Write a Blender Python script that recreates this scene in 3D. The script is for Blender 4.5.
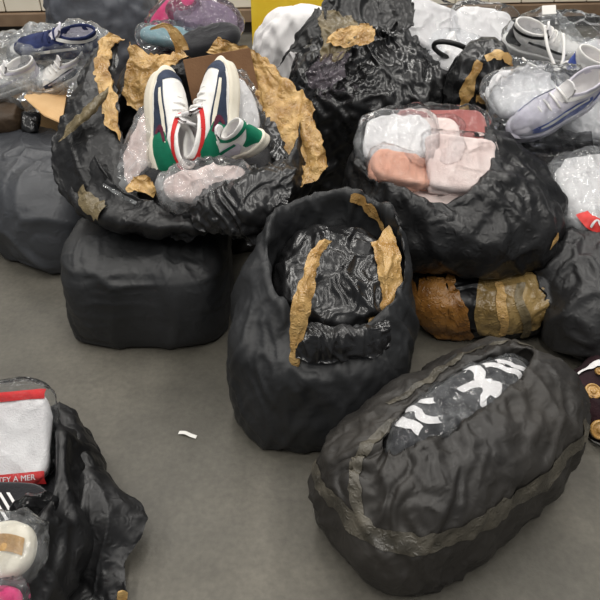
import bpy, math, random
import numpy as np
from mathutils import Vector
from mathutils.bvhtree import BVHTree

for o in list(bpy.data.objects):
    bpy.data.objects.remove(o)
scene = bpy.context.scene
COL = scene.collection

# ------------------------------------------------------------------ camera, light, exposure
CAM_H, FPX, PITCH = 1.6, 650.0, math.radians(37)
cam_data = bpy.data.cameras.new('camera')
cam = bpy.data.objects.new('camera', cam_data)
COL.objects.link(cam)
cam.location = (0, 0, CAM_H)
cam.rotation_euler = (math.pi / 2 - PITCH, 0, 0)
cam_data.sensor_width = 36.0
cam_data.lens = FPX / 600.0 * 36.0
cam_data.clip_start = 0.05
scene.camera = cam

world = bpy.data.worlds.new('world')
scene.world = world
world.use_nodes = True
world.node_tree.nodes['Background'].inputs[0].default_value = (0.93, 0.96, 1.0, 1)
world.node_tree.nodes['Background'].inputs[1].default_value = 0.2


def ceiling_lamp(x, y, z, sx, sy, watt):
    d = bpy.data.lights.new('ceiling_tube_light', 'AREA')
    d.shape = 'RECTANGLE'
    d.size, d.size_y, d.energy = sx, sy, watt
    d.color = (1.0, 0.965, 0.91)
    o = bpy.data.objects.new('ceiling_tube_light', d)
    o.location = (x, y, z)
    COL.objects.link(o)


# rows of long ceiling fittings, hung along the hall
for lx in (-3.2, -0.4, 2.4):
    for ly in (-0.6, 2.6, 5.8):
        ceiling_lamp(lx, ly, 4.4, 0.35, 2.4, 58)

scene.view_settings.view_transform = 'Standard'
scene.view_settings.look = 'None'
scene.view_settings.gamma = 1.0
scene.view_settings.exposure = 0.12
scene.view_settings.use_curve_mapping = False
scene.cycles.transparent_max_bounces = 24

# ------------------------------------------------------------------ numeric helpers
CP, SP = math.cos(PITCH), math.sin(PITCH)
PI = math.pi


def q(px, py, Y):
    """point in the place seen at a photo position, standing Y metres away along the floor"""
    u, v = (px - 300) / FPX, (py - 300) / FPX
    b, e = CP - v * SP, -SP - v * CP
    t = Y / b
    return np.array((u * t, Y, CAM_H + e * t))


def project(P):
    d = np.asarray(P) - np.array((0, 0, CAM_H))
    zc = d[..., 1] * CP - d[..., 2] * SP
    yc = d[..., 1] * SP + d[..., 2] * CP
    return 300 + FPX * d[..., 0] / zc, 300 - FPX * yc / zc


def lattice(ix, iy, iz, seed):
    h = (ix * 374761393 + iy * 668265263 + iz * 2147483647 + seed * 974711) & 0xFFFFFFFF
    h = ((h ^ (h >> 13)) * 1274126177) & 0xFFFFFFFF
    return ((h ^ (h >> 16)) & 0xFFFF) / 32768.0 - 1.0


def noise3(P, freq=1.0, seed=0):
    p = np.asarray(P) * freq + 100.0
    i = np.floor(p).astype(np.int64)
    f = p - i
    w = f * f * (3 - 2 * f)
    r = 0
    for a in (0, 1):
        for b in (0, 1):
            for c in (0, 1):
                r = r + lattice(i[..., 0] + a, i[..., 1] + b, i[..., 2] + c, seed) * \
                    (w[..., 0] if a else 1 - w[..., 0]) * (w[..., 1] if b else 1 - w[..., 1]) * (w[..., 2] if c else 1 - w[..., 2])
    return r


def catmull(S, t):
    S = np.asarray(S, float)
    k = len(S)
    t = np.clip(t, 0, k - 1 - 1e-9)
    i = np.floor(t).astype(int)
    f = (t - i)[(...,) + (None,) * (S.ndim - 1)]
    g = lambda n: S[np.clip(n, 0, k - 1)]
    a, b, c, d = g(i - 1), g(i), g(i + 1), g(i + 2)
    m1, m2 = (c - a) * .5, (d - b) * .5
    return (2 * f**3 - 3 * f**2 + 1) * b + (f**3 - 2 * f**2 + f) * m1 + (-2 * f**3 + 3 * f**2) * c + (f**3 - f**2) * m2


def loft(secs, nu=180, nv=120, rot=0.0, mod=None, lean=(0, 0)):
    """rings (cx, cy, cz, rx, ry, squareness, slope_back, slope_right) from bottom to top; returns grid, section index"""
    S = np.array([tuple(s) + (0,) * (8 - len(s)) for s in secs], float)
    d = np.sqrt(np.sum(np.diff(S[:, :3], axis=0)**2, axis=1) + np.abs(np.diff(S[:, 3]))**2 + np.abs(np.diff(S[:, 4]))**2) + 1e-4
    cum = np.concatenate([[0], np.cumsum(d)])
    t = np.interp(np.linspace(0, cum[-1], nv), cum, np.arange(len(S)))
    R = catmull(S, t)
    R[:, 3:5] = np.maximum(R[:, 3:5], 0.002)
    th = np.arange(nu) / nu * 2 * PI
    ex = (2.0 / np.maximum(R[:, 5], 1.2))[:, None]
    c, s = np.cos(th)[None], np.sin(th)[None]
    x = R[:, 3:4] * np.sign(c) * np.abs(c)**ex
    y = R[:, 4:5] * np.sign(s) * np.abs(s)**ex
    z = R[:, 2:3] + R[:, 6:7] * y + R[:, 7:8] * x
    cr, sr = math.cos(rot), math.sin(rot)
    P = np.stack([R[:, 0:1] + x * cr - y * sr, R[:, 1:2] + x * sr + y * cr, z], -1)
    if mod is not None:
        P = mod(P, np.broadcast_to(th, (nv, nu)), np.broadcast_to(t[:, None], (nv, nu)), R)
    return P


def sheet(net, nu=60, nv=60):
    net = np.array(net, float)
    a = catmull(net, np.linspace(0, net.shape[0] - 1, nv))
    b = catmull(a.transpose(1, 0, 2), np.linspace(0, net.shape[1] - 1, nu))
    return b.transpose(1, 0, 2).copy()


def normals(P, wrap):
    if wrap:
        du = np.roll(P, -1, 1) - np.roll(P, 1, 1)
    else:
        du = np.gradient(P, axis=1)
    dv = np.gradient(P, axis=0)
    n = np.cross(du, dv)
    l = np.linalg.norm(n, axis=-1, keepdims=True)
    return n / np.maximum(l, 1e-12)


def pair(p, dv, du, wrap):
    nv, nu = p.shape[:2]
    if wrap:
        return p[:nv - dv], np.roll(p, -du, 1)[dv:]
    if du >= 0:
        return p[:nv - dv, :nu - du], p[dv:, du:]
    return p[:nv - dv, -du:], p[dv:, :nu + du]


def scatter(cor, c, dv, du, wrap):
    nv, nu = cor.shape[:2]
    if wrap:
        cor[:nv - dv] += c
        cor[dv:] -= np.roll(c, du, 1)
    elif du >= 0:
        cor[:nv - dv, :nu - du] += c
        cor[dv:, du:] -= c
    else:
        cor[:nv - dv, -du:] += c
        cor[dv:, :nu + du] -= c


def folds(P, wrap, layers, seed=0):
    """sharp-crested folds: layers of (height, folds per metre across, folds per metre along, turn)"""
    nv, nu = P.shape[:2]
    dvec = np.linalg.norm(np.diff(P, axis=0), axis=-1).mean(1)
    s = np.concatenate([[0], np.cumsum(dvec)])[:, None] * np.ones((1, nu))
    if wrap:
        ctr = P.reshape(-1, 3).mean(0)
        a, b, s = P[..., 0] - ctr[0], P[..., 1] - ctr[1], P[..., 2] - ctr[2]
    else:
        duv = np.linalg.norm(np.diff(P, axis=1), axis=-1).mean(0)
        a = np.concatenate([[0], np.cumsum(duv)])[None] * np.ones((nv, 1))
        b = a * 0
    N = normals(P, wrap)
    h = 0
    for k, lay in enumerate(layers):
        amp, fu, fv = lay[:3]
        ro = lay[3] if len(lay) > 3 else 0.0
        a2, s2 = a * math.cos(ro) + s * math.sin(ro), s * math.cos(ro) - a * math.sin(ro)
        X = np.stack([a2 * fu, b * (fu if wrap and ro == 0 else .5 * (fu + fv)), s2 * fv], -1)
        W = np.stack([noise3(X, .7, seed + 31 * k + i) for i in (1, 2, 3)], -1)
        n = noise3(X + .55 * W, 1.0, seed + 17 * k)
        m = .5 + .5 * np.clip(1.6 * noise3(X, .45, seed + 7 * k + 3) + .3, -1, 1)
        h = h + amp * m * ((1 - np.minimum(np.abs(n) * 1.9, 1))**1.4 - .35)
    return P + N * h[..., None]


def crumple(P0, wrap, eu=.05, ev=.03, it=70, hi=.02, lo=.008, bend=.3, amp=.006, freq=9.0, seed=0, kt=.03, grav=0.0, floor=True, stretch=(1, 1, 1)):
    """film with more material than the shape needs, pressed against the shape: it buckles into folds"""
    N = normals(P0, wrap)
    fam = [(0, 1, 1.0), (1, 0, 1.0), (1, 1, .7), (1, -1, .7), (0, 3, bend), (3, 0, bend)]
    eu = np.broadcast_to(np.asarray(eu, float), P0.shape[:2])
    ev = np.broadcast_to(np.asarray(ev, float), P0.shape[:2])
    rest = []
    for dv, du, k in fam:
        A, B = pair(P0, dv, du, wrap)
        ea, eb = pair(eu, dv, du, wrap)
        fa, fb = pair(ev, dv, du, wrap)
        e = (ea if dv == 0 else fa if du == 0 else .5 * (ea + fa))
        rest.append(np.linalg.norm(B - A, axis=-1) * (1 + e))
    st = np.array(stretch)
    n0 = noise3(P0 * st, freq, seed) + .6 * noise3(P0 * st, freq * 2.3, seed + 5)
    p = P0 + N * (n0 * amp)[..., None]
    rng = np.random.RandomState(seed)
    for k_it in range(it):
        cor = np.zeros_like(p)
        for (dv, du, k), L in zip(fam, rest):
            A, B = pair(p, dv, du, wrap)
            d = B - A
            l = np.linalg.norm(d, axis=-1)
            c = d * (k * .5 * (l - L) / np.maximum(l, 1e-9))[..., None]
            scatter(cor, c, dv, du, wrap)
        p = p + .33 * cor
        if grav:
            p[..., 2] -= grav
        off = p - P0
        dn = np.sum(off * N, -1, keepdims=True)
        tan = off - dn * N
        dn = np.clip(dn, -lo, hi)
        p = P0 + dn * N + tan * (1 - kt)
    if floor:
        p[..., 2] = np.maximum(p[..., 2], 0.003)
    return p


# ------------------------------------------------------------------ object helpers
ORIGIN = {}


def grid_faces(nv, nu, wrap, cap0=False, cap1=False):
    i = np.arange(nv - 1)[:, None] * nu
    j = np.arange(nu if wrap else nu - 1)[None]
    jn = (j + 1) % nu
    f = np.stack([i + j, i + jn, i + nu + jn, i + nu + j], -1).reshape(-1, 4)
    faces = f.tolist()
    if cap0:
        faces.append(list(range(nu))[::-1])
    if cap1:
        faces.append([(nv - 1) * nu + k for k in range(nu)])
    return faces


def mk(name, V, faces, mat, parent=None, smooth=True, origin=None):
    V = np.asarray(V, float).reshape(-1, 3)
    if parent is not None:
        org = ORIGIN[parent.name]
    elif origin is not None:
        org = np.array(origin, float)
    else:
        org = np.array([(V[:, 0].min() + V[:, 0].max()) / 2, (V[:, 1].min() + V[:, 1].max()) / 2, V[:, 2].min()])
    me = bpy.data.meshes.new(name)
    me.from_pydata((V - org).tolist(), [], faces)
    if smooth:
        me.polygons.foreach_set('use_smooth', [True] * len(me.polygons))
    me.materials.append(mat)
    me.update()
    o = bpy.data.objects.new(name, me)
    COL.objects.link(o)
    if parent is not None:
        o.parent = parent
    else:
        o.location = org
    ORIGIN[o.name] = org
    return o


def mkgrid(name, P, wrap, mat, parent=None, cap0=False, cap1=False, smooth=True):
    nv, nu = P.shape[:2]
    return mk(name, P, grid_faces(nv, nu, wrap, cap0, cap1), mat, parent, smooth)


def tag(o, label, cat, group=None, kind=None):
    o['label'] = label
    o['category'] = cat
    if group:
        o['group'] = group
    if kind:
        o['kind'] = kind
    return o


def empty(name, loc, label, cat, group=None):
    o = bpy.data.objects.new(name, None)
    o.empty_display_size = .05
    COL.objects.link(o)
    o.location = loc
    ORIGIN[o.name] = np.array(loc, float)
    return tag(o, label, cat, group)


def struct(o):
    o['kind'] = 'structure'
    return o


def box(x0, x1, y0, y1, z0, z1):
    V = [(x, y, z) for z in (z0, z1) for y in (y0, y1) for x in (x0, x1)]
    F = [(0, 2, 3, 1), (4, 5, 7, 6), (0, 1, 5, 4), (1, 3, 7, 5), (3, 2, 6, 7), (2, 0, 4, 6)]
    return np.array(V, float), F


def rotz(V, a, c=(0, 0)):
    V = np.array(V, float)
    x, y = V[..., 0] - c[0], V[..., 1] - c[1]
    V[..., 0], V[..., 1] = c[0] + x * math.cos(a) - y * math.sin(a), c[1] + x * math.sin(a) + y * math.cos(a)
    return V


def bevel(o, w=.004, seg=2):
    m = o.modifiers.new('edge', 'BEVEL')
    m.width, m.segments, m.limit_method = w, seg, 'ANGLE'
    return o


def bvh_of(P, wrap=True):
    nv, nu = P.shape[:2]
    return BVHTree.FromPolygons([tuple(v) for v in P.reshape(-1, 3).tolist()], grid_faces(nv, nu, wrap, True, False))


def push_out(P, trees, gap=.004, reach=.2):
    Q = P.reshape(-1, 3).copy()
    for tr in trees:
        for k in range(len(Q)):
            co, n, idx, d = tr.find_nearest(Q[k], reach)
            if co is None:
                continue
            dx = (Q[k][0] - co[0]) * n[0] + (Q[k][1] - co[1]) * n[1] + (Q[k][2] - co[2]) * n[2]
            if dx < gap:
                Q[k] = (co[0] + n[0] * gap, co[1] + n[1] * gap, co[2] + n[2] * gap)
    Q[:, 2] = np.maximum(Q[:, 2], .003)
    return Q.reshape(P.shape)


def sample(P, u, v, wrap=True):
    nv, nu = P.shape[:2]
    y = np.clip(np.asarray(v) * (nv - 1), 0, nv - 1.001)
    x = np.asarray(u) * (nu if wrap else nu - 1)
    if not wrap:
        x = np.clip(x, 0, nu - 1.001)
    i, j = np.floor(y).astype(int), np.floor(x).astype(int)
    fy, fx = (y - i)[..., None], (x - j)[..., None]
    m = (lambda k: k % nu) if wrap else (lambda k: np.minimum(k, nu - 1))
    return (P[i, m(j)] * (1 - fx) + P[i, m(j + 1)] * fx) * (1 - fy) + (P[i + 1, m(j)] * (1 - fx) + P[i + 1, m(j + 1)] * fx) * fy


def spot(P, px, py, wrap=True, vlim=(0, 1)):
    """(u, v) on a built surface, on its visible side, nearest a photo position"""
    N = normals(P, wrap)
    x, y = project(P)
    face = np.sum(N * (P - np.array((0, 0, CAM_H))), -1)
    d = (x - px)**2 + (y - py)**2 + np.where(face > 0, 4000, 0)
    nv, nu = P.shape[:2]
    vv = np.arange(nv) / (nv - 1)
    d[(vv < vlim[0]) | (vv > vlim[1])] += 1e6
    k = int(np.argmin(d))
    return (k % nu) / (nu if wrap else nu - 1), (k // nu) / (nv - 1)


def patch(P, pts, width, wrap=True, n=60, m=10, off=.003, rag=.0, seed=0, rough=.0015):
    """strip lying on surface P along (u, v) points; width in metres (number or list along the strip)"""
    pts = np.array(pts, float)
    if wrap:
        for k in range(1, len(pts)):
            while pts[k, 0] - pts[k - 1, 0] > .5: pts[k, 0] -= 1
            while pts[k, 0] - pts[k - 1, 0] < -.5: pts[k, 0] += 1
    pts[:, 0] += 2.0 if wrap else 0
    C = catmull(pts, np.linspace(0, len(pts) - 1, n))
    w = np.interp(np.linspace(0, 1, n), np.linspace(0, 1, np.size(width)), np.ravel(width))
    e = 1e-2
    S = lambda u, v: sample(P, u, v, wrap)
    Pu = (S(C[:, 0] + e, C[:, 1]) - S(C[:, 0] - e, C[:, 1])) / (2 * e)
    Pv = (S(C[:, 0], C[:, 1] + e) - S(C[:, 0], C[:, 1] - e)) / (2 * e)
    T = np.gradient(C, axis=0)
    T3 = Pu * T[:, :1] + Pv * T[:, 1:]
    T3 /= np.maximum(np.linalg.norm(T3, axis=1, keepdims=True), 1e-9)
    Nn = np.cross(Pu, Pv)
    Nn /= np.maximum(np.linalg.norm(Nn, axis=1, keepdims=True), 1e-9)
    X = np.cross(Nn, T3)
    a = np.sum(Pu * Pu, 1); b = np.sum(Pu * Pv, 1); c = np.sum(Pv * Pv, 1)
    r1 = np.sum(Pu * X, 1); r2 = np.sum(Pv * X, 1)
    det = np.maximum(a * c - b * b, 1e-9)
    D = np.stack([(c * r1 - b * r2) / det, (a * r2 - b * r1) / det], -1)
    D = np.stack([np.convolve(np.pad(D[:, k], 3, 'edge'), np.ones(7) / 7, 'valid') for k in (0, 1)], -1)
    s = np.linspace(-.5, .5, m)
    rng = np.random.RandomState(seed)
    jag = 1 + rag * noise3(np.stack([np.arange(n) * .31, np.zeros(n), np.zeros(n)], -1), 1.0, seed)
    UV = C[:, None, :] + D[:, None, :] * (s[None, :, None] * (w * jag)[:, None, None])
    G = S(UV[..., 0], UV[..., 1])
    NG = normals(P, wrap)
    NN = sample(NG, UV[..., 0], UV[..., 1], wrap)
    NN /= np.maximum(np.linalg.norm(NN, axis=-1, keepdims=True), 1e-9)
    return G + NN * (off + rough * noise3(G, 60, seed))[..., None]


def tube(name, pts, r, mat, parent=None, n=40, seg=8, closed=False):
    pts = np.array(pts, float)
    if closed:
        pts = np.vstack([pts[-1:], pts, pts[:2]])
        C = catmull(pts, np.linspace(1, len(pts) - 2, n))
    else:
        C = catmull(pts, np.linspace(0, len(pts) - 1, n))
    T = np.gradient(C, axis=0)
    T /= np.maximum(np.linalg.norm(T, axis=1, keepdims=True), 1e-9)
    up = np.array((.13, .2, .97))
    A = np.cross(T, up); A /= np.maximum(np.linalg.norm(A, axis=1, keepdims=True), 1e-6)
    B = np.cross(T, A)
    th = np.arange(seg) / seg * 2 * PI
    rr = np.interp(np.linspace(0, 1, n), np.linspace(0, 1, np.size(r)), np.ravel(r))[:, None, None]
    G = C[:, None] + rr * (np.cos(th)[None, :, None] * A[:, None] + np.sin(th)[None, :, None] * B[:, None])
    return mkgrid(name, G, True, mat, parent, True, True)


# ------------------------------------------------------------------ materials
def lin(r, g, b):
    f = lambda c: (c / 255 / 12.92) if c / 255 <= .04045 else ((c / 255 + .055) / 1.055)**2.4
    return (f(r), f(g), f(b), 1)


def mat(name, c1, c2=None, rough=.5, nscale=6.0, bump=0.0, bscale=60.0, spec=.5, sheen=0.0, rough2=None, subs=0.0, crease=0.0):
    m = bpy.data.materials.new(name)
    m.use_nodes = True
    nt = m.node_tree
    bs = nt.nodes['Principled BSDF']
    L = nt.links
    tc = nt.nodes.new('ShaderNodeTexCoord')
    c2 = c2 or c1
    nz = nt.nodes.new('ShaderNodeTexNoise')
    nz.inputs['Scale'].default_value = nscale
    nz.inputs['Detail'].default_value = 5
    L.new(tc.outputs['Object'], nz.inputs['Vector'])
    cr = nt.nodes.new('ShaderNodeValToRGB')
    cr.color_ramp.elements[0].position, cr.color_ramp.elements[1].position = .35, .68
    cr.color_ramp.elements[0].color, cr.color_ramp.elements[1].color = lin(*c1), lin(*c2)
    L.new(nz.outputs['Fac'], cr.inputs['Fac'])
    L.new(cr.outputs['Color'], bs.inputs['Base Color'])
    bs.inputs['Roughness'].default_value = rough
    bs.inputs['Specular IOR Level'].default_value = spec
    if sheen:
        bs.inputs['Sheen Weight'].default_value = sheen
    if rough2 is not None:
        mr = nt.nodes.new('ShaderNodeMapRange')
        mr.inputs['From Min'].default_value, mr.inputs['From Max'].default_value = .35, .65
        mr.inputs['To Min'].default_value, mr.inputs['To Max'].default_value = rough, rough2
        L.new(nz.outputs['Fac'], mr.inputs['Value'])
        L.new(mr.outputs['Result'], bs.inputs['Roughness'])
    if bump:
        bz = nt.nodes.new('ShaderNodeTexNoise')
        bz.inputs['Scale'].default_value = bscale
        bz.inputs['Detail'].default_value = 2 if crease else 4
        bz.inputs['Distortion'].default_value = crease * .4
        if crease:
            bz.noise_type = 'RIDGED_MULTIFRACTAL'
        L.new(tc.outputs['Object'], bz.inputs['Vector'])
        bp = nt.nodes.new('ShaderNodeBump')
        bp.inputs['Strength'].default_value = bump
        bp.inputs['Distance'].default_value = .01
        L.new(bz.outputs['Fac'], bp.inputs['Height'])
        L.new(bp.outputs['Normal'], bs.inputs['Normal'])
    return m


def film(name, tint=(248, 249, 250), haze=.1, rough=.1, bump=.35, bscale=16.0, gloss=.2, milk=(225, 228, 230)):
    """clear plastic film: mostly see-through, milky where creased, sharp reflections"""
    m = bpy.data.materials.new(name)
    m.use_nodes = True
    nt = m.node_tree
    L = nt.links
    out = nt.nodes['Material Output']
    nt.nodes.remove(nt.nodes['Principled BSDF'])
    tc = nt.nodes.new('ShaderNodeTexCoord')
    nz = nt.nodes.new('ShaderNodeTexNoise')
    nz.inputs['Scale'].default_value, nz.inputs['Detail'].default_value, nz.inputs['Distortion'].default_value = bscale, 1.5, 1.5
    L.new(tc.outputs['Object'], nz.inputs['Vector'])
    bp = nt.nodes.new('ShaderNodeBump')
    bp.inputs['Strength'].default_value, bp.inputs['Distance'].default_value = bump, .008
    L.new(nz.outputs['Fac'], bp.inputs['Height'])
    tr = nt.nodes.new('ShaderNodeBsdfTransparent')
    tr.inputs[0].default_value = lin(*tint)
    di = nt.nodes.new('ShaderNodeBsdfDiffuse')
    di.inputs[0].default_value = lin(*milk)
    tl = nt.nodes.new('ShaderNodeBsdfTranslucent')
    tl.inputs[0].default_value = lin(*milk)
    gl = nt.nodes.new('ShaderNodeBsdfGlossy')
    gl.inputs['Roughness'].default_value = rough
    gl.inputs['Color'].default_value = (1, 1, 1, 1)
    for b in (di, tl, gl):
        L.new(bp.outputs['Normal'], b.inputs['Normal'])
    mm = nt.nodes.new('ShaderNodeMixShader'); mm.inputs[0].default_value = .4
    L.new(di.outputs[0], mm.inputs[1]); L.new(tl.outputs[0], mm.inputs[2])
    m1 = nt.nodes.new('ShaderNodeMixShader')
    mr = nt.nodes.new('ShaderNodeMapRange')
    mr.inputs['From Min'].default_value, mr.inputs['From Max'].default_value = .35, .7
    mr.inputs['To Min'].default_value, mr.inputs['To Max'].default_value = haze * .4, haze * 1.8
    L.new(nz.outputs['Fac'], mr.inputs['Value'])
    L.new(mr.outputs['Result'], m1.inputs[0])
    L.new(tr.outputs[0], m1.inputs[1]); L.new(mm.outputs[0], m1.inputs[2])
    fr = nt.nodes.new('ShaderNodeLayerWeight'); fr.inputs['Blend'].default_value = gloss
    L.new(bp.outputs['Normal'], fr.inputs['Normal'])
    m2 = nt.nodes.new('ShaderNodeMixShader')
    L.new(fr.outputs['Fresnel'], m2.inputs[0])
    L.new(m1.outputs[0], m2.inputs[1]); L.new(gl.outputs[0], m2.inputs[2])
    L.new(m2.outputs[0], out.inputs['Surface'])
    return m


M = dict(
    floor=mat('concrete', (80, 77, 69), (102, 98, 89), .5, 1.6, .12, 90, rough2=.7),
    black=mat('black_film', (28, 28, 29), (42, 42, 43), .38, 5, .35, 38, .5, crease=1.5, rough2=.5),
    blackmatte=mat('matte_black_film', (31, 32, 33), (44, 45, 47), .42, 4, .25, 30, .45, crease=1.2, rough2=.58),
    blackshine=mat('glossy_black_film', (22, 22, 23), (32, 32, 33), .22, 7, .22, 22, .6, crease=1.0, rough2=.34),
    blackdust=mat('dusty_black_film', (38, 36, 34), (54, 51, 47), .45, 3.5, .3, 34, .45, crease=1.5, rough2=.6),
    blackdeep=mat('deep_black_film', (17, 17, 18), (29, 29, 30), .34, 5, .35, 40, .5, crease=1.5, rough2=.48),
    greyfilm=mat('grey_film', (52, 54, 58), (68, 70, 74), .42, 4, .3, 30, .5, crease=1.2, rough2=.5),
    slate=mat('slate_film', (68, 71, 78), (82, 85, 92), .5, 4, .25, 25, .45, crease=1.2),
    tape=mat('tan_packing_tape', (158, 120, 66), (206, 170, 110), .26, 14, .6, 70, .55, crease=2.5, rough2=.42),
    tapedark=mat('aged_packing_tape', (120, 78, 34), (172, 122, 60), .28, 14, .6, 70, .55, crease=2.5, rough2=.42),
    tapeolive=mat('dusty_packing_tape', (92, 82, 60), (124, 110, 80), .32, 12, .5, 60, .5, crease=2.0, rough2=.45),
    tapekhaki=mat('khaki_packing_tape', (122, 100, 60), (164, 138, 88), .26, 12, .5, 60, .55, crease=2.0, rough2=.4),
    tapegrey=mat('grubby_clear_tape', (60, 57, 50), (92, 87, 76), .34, 16, .5, 70, .5, crease=2.0, rough2=.5),
    card=mat('cardboard', (150, 112, 74), (172, 132, 90), .85, 10, .2, 120, .2),
    cardlight=mat('light_cardboard', (196, 158, 112), (212, 176, 130), .85, 8, .15, 120, .2),
    carddark=mat('dark_cardboard', (104, 76, 54), (122, 92, 66), .85, 8, .15, 120, .2),
    white=mat('white_cotton', (222, 219, 219), (236, 234, 233), .9, 12, .35, 220, .2, sheen=.2),
    offwhite=mat('white_leather', (226, 224, 220), (238, 236, 232), .5, 10, .15, 140, .4),
    cream=mat('cream_rubber', (222, 214, 196), (234, 228, 212), .6, 12, .1, 120, .4),
    pinkwhite=mat('blush_cotton', (228, 206, 200), (240, 224, 218), .9, 9, .3, 200, .2, sheen=.2),
    peach=mat('peach_cotton', (214, 160, 138), (228, 178, 156), .9, 9, .3, 200, .2, sheen=.2),
    pink=mat('dusty_pink_cotton', (150, 84, 80), (176, 108, 102), .9, 9, .3, 200, .2, sheen=.2),
    hotpink=mat('hot_pink_cotton', (206, 48, 112), (226, 84, 138), .85, 9, .3, 200, .2),
    teal=mat('pale_teal_cotton', (120, 152, 160), (148, 178, 184), .85, 9, .3, 200, .2),
    red=mat('red_knit', (190, 34, 38), (208, 52, 52), .75, 12, .3, 200, .3),
    redlabel=mat('red_print', (206, 50, 46), (220, 66, 60), .45, 12, 0, 100, .4),
    green=mat('green_suede', (8, 106, 78), (14, 122, 90), .75, 20, .2, 200, .3),
    navy=mat('navy_suede', (40, 48, 66), (56, 66, 86), .75, 20, .2, 200, .3),
    navyknit=mat('navy_knit', (30, 38, 74), (42, 52, 94), .8, 20, .3, 250, .3),
    maroon=mat('maroon_suede', (78, 26, 46), (98, 38, 58), .75, 20, .2, 200, .3),
    blue=mat('royal_blue_print', (58, 76, 150), (84, 104, 176), .5, 20, .1, 200, .4),
    lilac=mat('grey_lilac_mesh', (196, 192, 204), (214, 211, 220), .75, 20, .3, 300, .3),
    blackcloth=mat('black_cotton', (26, 26, 29), (40, 40, 44), .9, 9, .3, 180, .25, sheen=.3),
    brown=mat('dark_brown_nylon', (58, 46, 34), (78, 62, 46), .6, 7, .3, 60, .4),
    gold=mat('gold_metal', (170, 128, 66), (196, 156, 92), .35, 30, .3, 120, .7),
    wine=mat('wine_red_cloth', (24, 15, 18), (46, 22, 28), .85, 10, .3, 160, .3),
    yellow=mat('yellow_carton', (226, 188, 36), (236, 204, 60), .6, 6, .05, 60, .4),
    cordw=mat('white_cord', (238, 236, 232), None, .8, 10, .2, 300, .3),
    rubber=mat('black_rubber', (24, 24, 25), (34, 34, 35), .5, 10, .1, 100, .4),
    panel=mat('cream_panel', (226, 218, 200), (234, 228, 212), .5, 3, .03, 40, .4),
    ledge=mat('brown_ledge', (118, 96, 76), (136, 114, 92), .55, 5, .05, 60, .4),
    plinth=mat('dark_plinth', (44, 40, 38), (56, 52, 48), .6, 5, .05, 60, .4),
    paper=mat('white_paper', (238, 236, 230), None, .8, 10, 0, 60, .3),
    clear=film('clear_film'),
    clearmilk=film('milky_film', haze=.24, bump=.35, bscale=14, gloss=.24),
    clearlight=film('thin_clear_film', haze=.035, bump=.3, bscale=14, gloss=.13),
    smoke=film('smoky_film', tint=(120, 120, 122), haze=.12, bump=.35, bscale=16, gloss=.2, milk=(90, 90, 92)),
    mauve=film('mauve_film', tint=(200, 190, 200), haze=.25, bump=.4, bscale=16, gloss=.22, milk=(170, 160, 170)),
)

# worn concrete: broad blotches, fine speckle
nt = M['floor'].node_tree
bs = nt.nodes['Principled BSDF']
old = bs.inputs['Base Color'].links[0].from_socket
tcn = nt.nodes.new('ShaderNodeTexCoord')
n2 = nt.nodes.new('ShaderNodeTexNoise'); n2.inputs['Scale'].default_value = 5.5; n2.inputs['Detail'].default_value = 8; n2.inputs['Roughness'].default_value = .7
n3 = nt.nodes.new('ShaderNodeTexNoise'); n3.inputs['Scale'].default_value = 55; n3.inputs['Detail'].default_value = 3
mx = nt.nodes.new('ShaderNodeMix'); mx.data_type = 'RGBA'; mx.blend_type = 'OVERLAY'; mx.inputs[0].default_value = .55
mx2 = nt.nodes.new('ShaderNodeMix'); mx2.data_type = 'RGBA'; mx2.blend_type = 'OVERLAY'; mx2.inputs[0].default_value = .3
for n_ in (n2, n3):
    nt.links.new(tcn.outputs['Object'], n_.inputs['Vector'])
nt.links.new(old, mx.inputs[6]); nt.links.new(n2.outputs['Fac'], mx.inputs[7])
nt.links.new(mx.outputs[2], mx2.inputs[6]); nt.links.new(n3.outputs['Fac'], mx2.inputs[7])
nt.links.new(mx2.outputs[2], bs.inputs['Base Color'])

# ------------------------------------------------------------------ the setting
V, F = box(-8, 8, -3, 9, -.12, 0)
struct(mk('floor', V, F, M['floor'], smooth=False, origin=(0, 3, 0)))
WA = math.radians(4.1)
WC = (0.0, 6.11)
wall_v, wall_f = box(-7, 7, 6.175, 6.375, 0, 2.8)
wall = struct(mk('wall_back', rotz(wall_v, WA, WC), wall_f, M['plinth'], smooth=False))
pv, pf = box(-.146, .146, -.022, .02, .217, 2.75)
pm = None
for k in range(34):
    x = -5.1 + k * .302
    V = pv.copy(); V[:, 0] += x; V[:, 1] += 6.155
    o = mk('panel', rotz(V, WA, WC), pf, M['panel'], wall, smooth=False)
    bevel(o, .006)
V, F = box(-6.9, 6.9, 6.085, 6.173, .105, .207)
bevel(struct(mk('baseboard_back', rotz(V, WA, WC), F, M['ledge'], smooth=False)), .006)
# ------------------------------------------------------------------ the large bags
def bag(name, secs, material, label, cat='bag', nu=190, nv=130, rot=0.0, mod=None, seed=1, eu=.06, ev=.04, hi=.022, lo=.008,
        freq=8.0, amp=.008, it=70, avoid=(), grav=0.0, stretch=(1, 1, 1), bend=.3, group=None, layers=((.014, 9, 4), (.008, 16, 9))):
    P0 = loft(secs, nu, nv, rot, mod)
    P0 = folds(P0, True, layers, seed)
    P0[..., 2] = np.maximum(P0[..., 2], .003)
    if avoid:
        P0 = push_out(P0, avoid)
    P = crumple(P0, True, eu, ev, it, hi, lo, bend, amp, freq, seed, grav=grav, stretch=stretch)
    if avoid:
        P = push_out(P, avoid)
    o = mkgrid(name, P, True, material, None, True, True)
    tag(o, label, cat, group)
    return o, P


def lobes(th, items):
    """sum of smooth bumps around a rim: (angle in degrees, width in degrees, height)"""
    r = 0
    for a, w, h in items:
        d = (np.degrees(th) - a + 180) % 360 - 180
        r = r + h * np.exp(-(d / w)**2)
    return r


def band(t, c, w):
    return np.exp(-((t - c) / w)**2)


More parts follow.
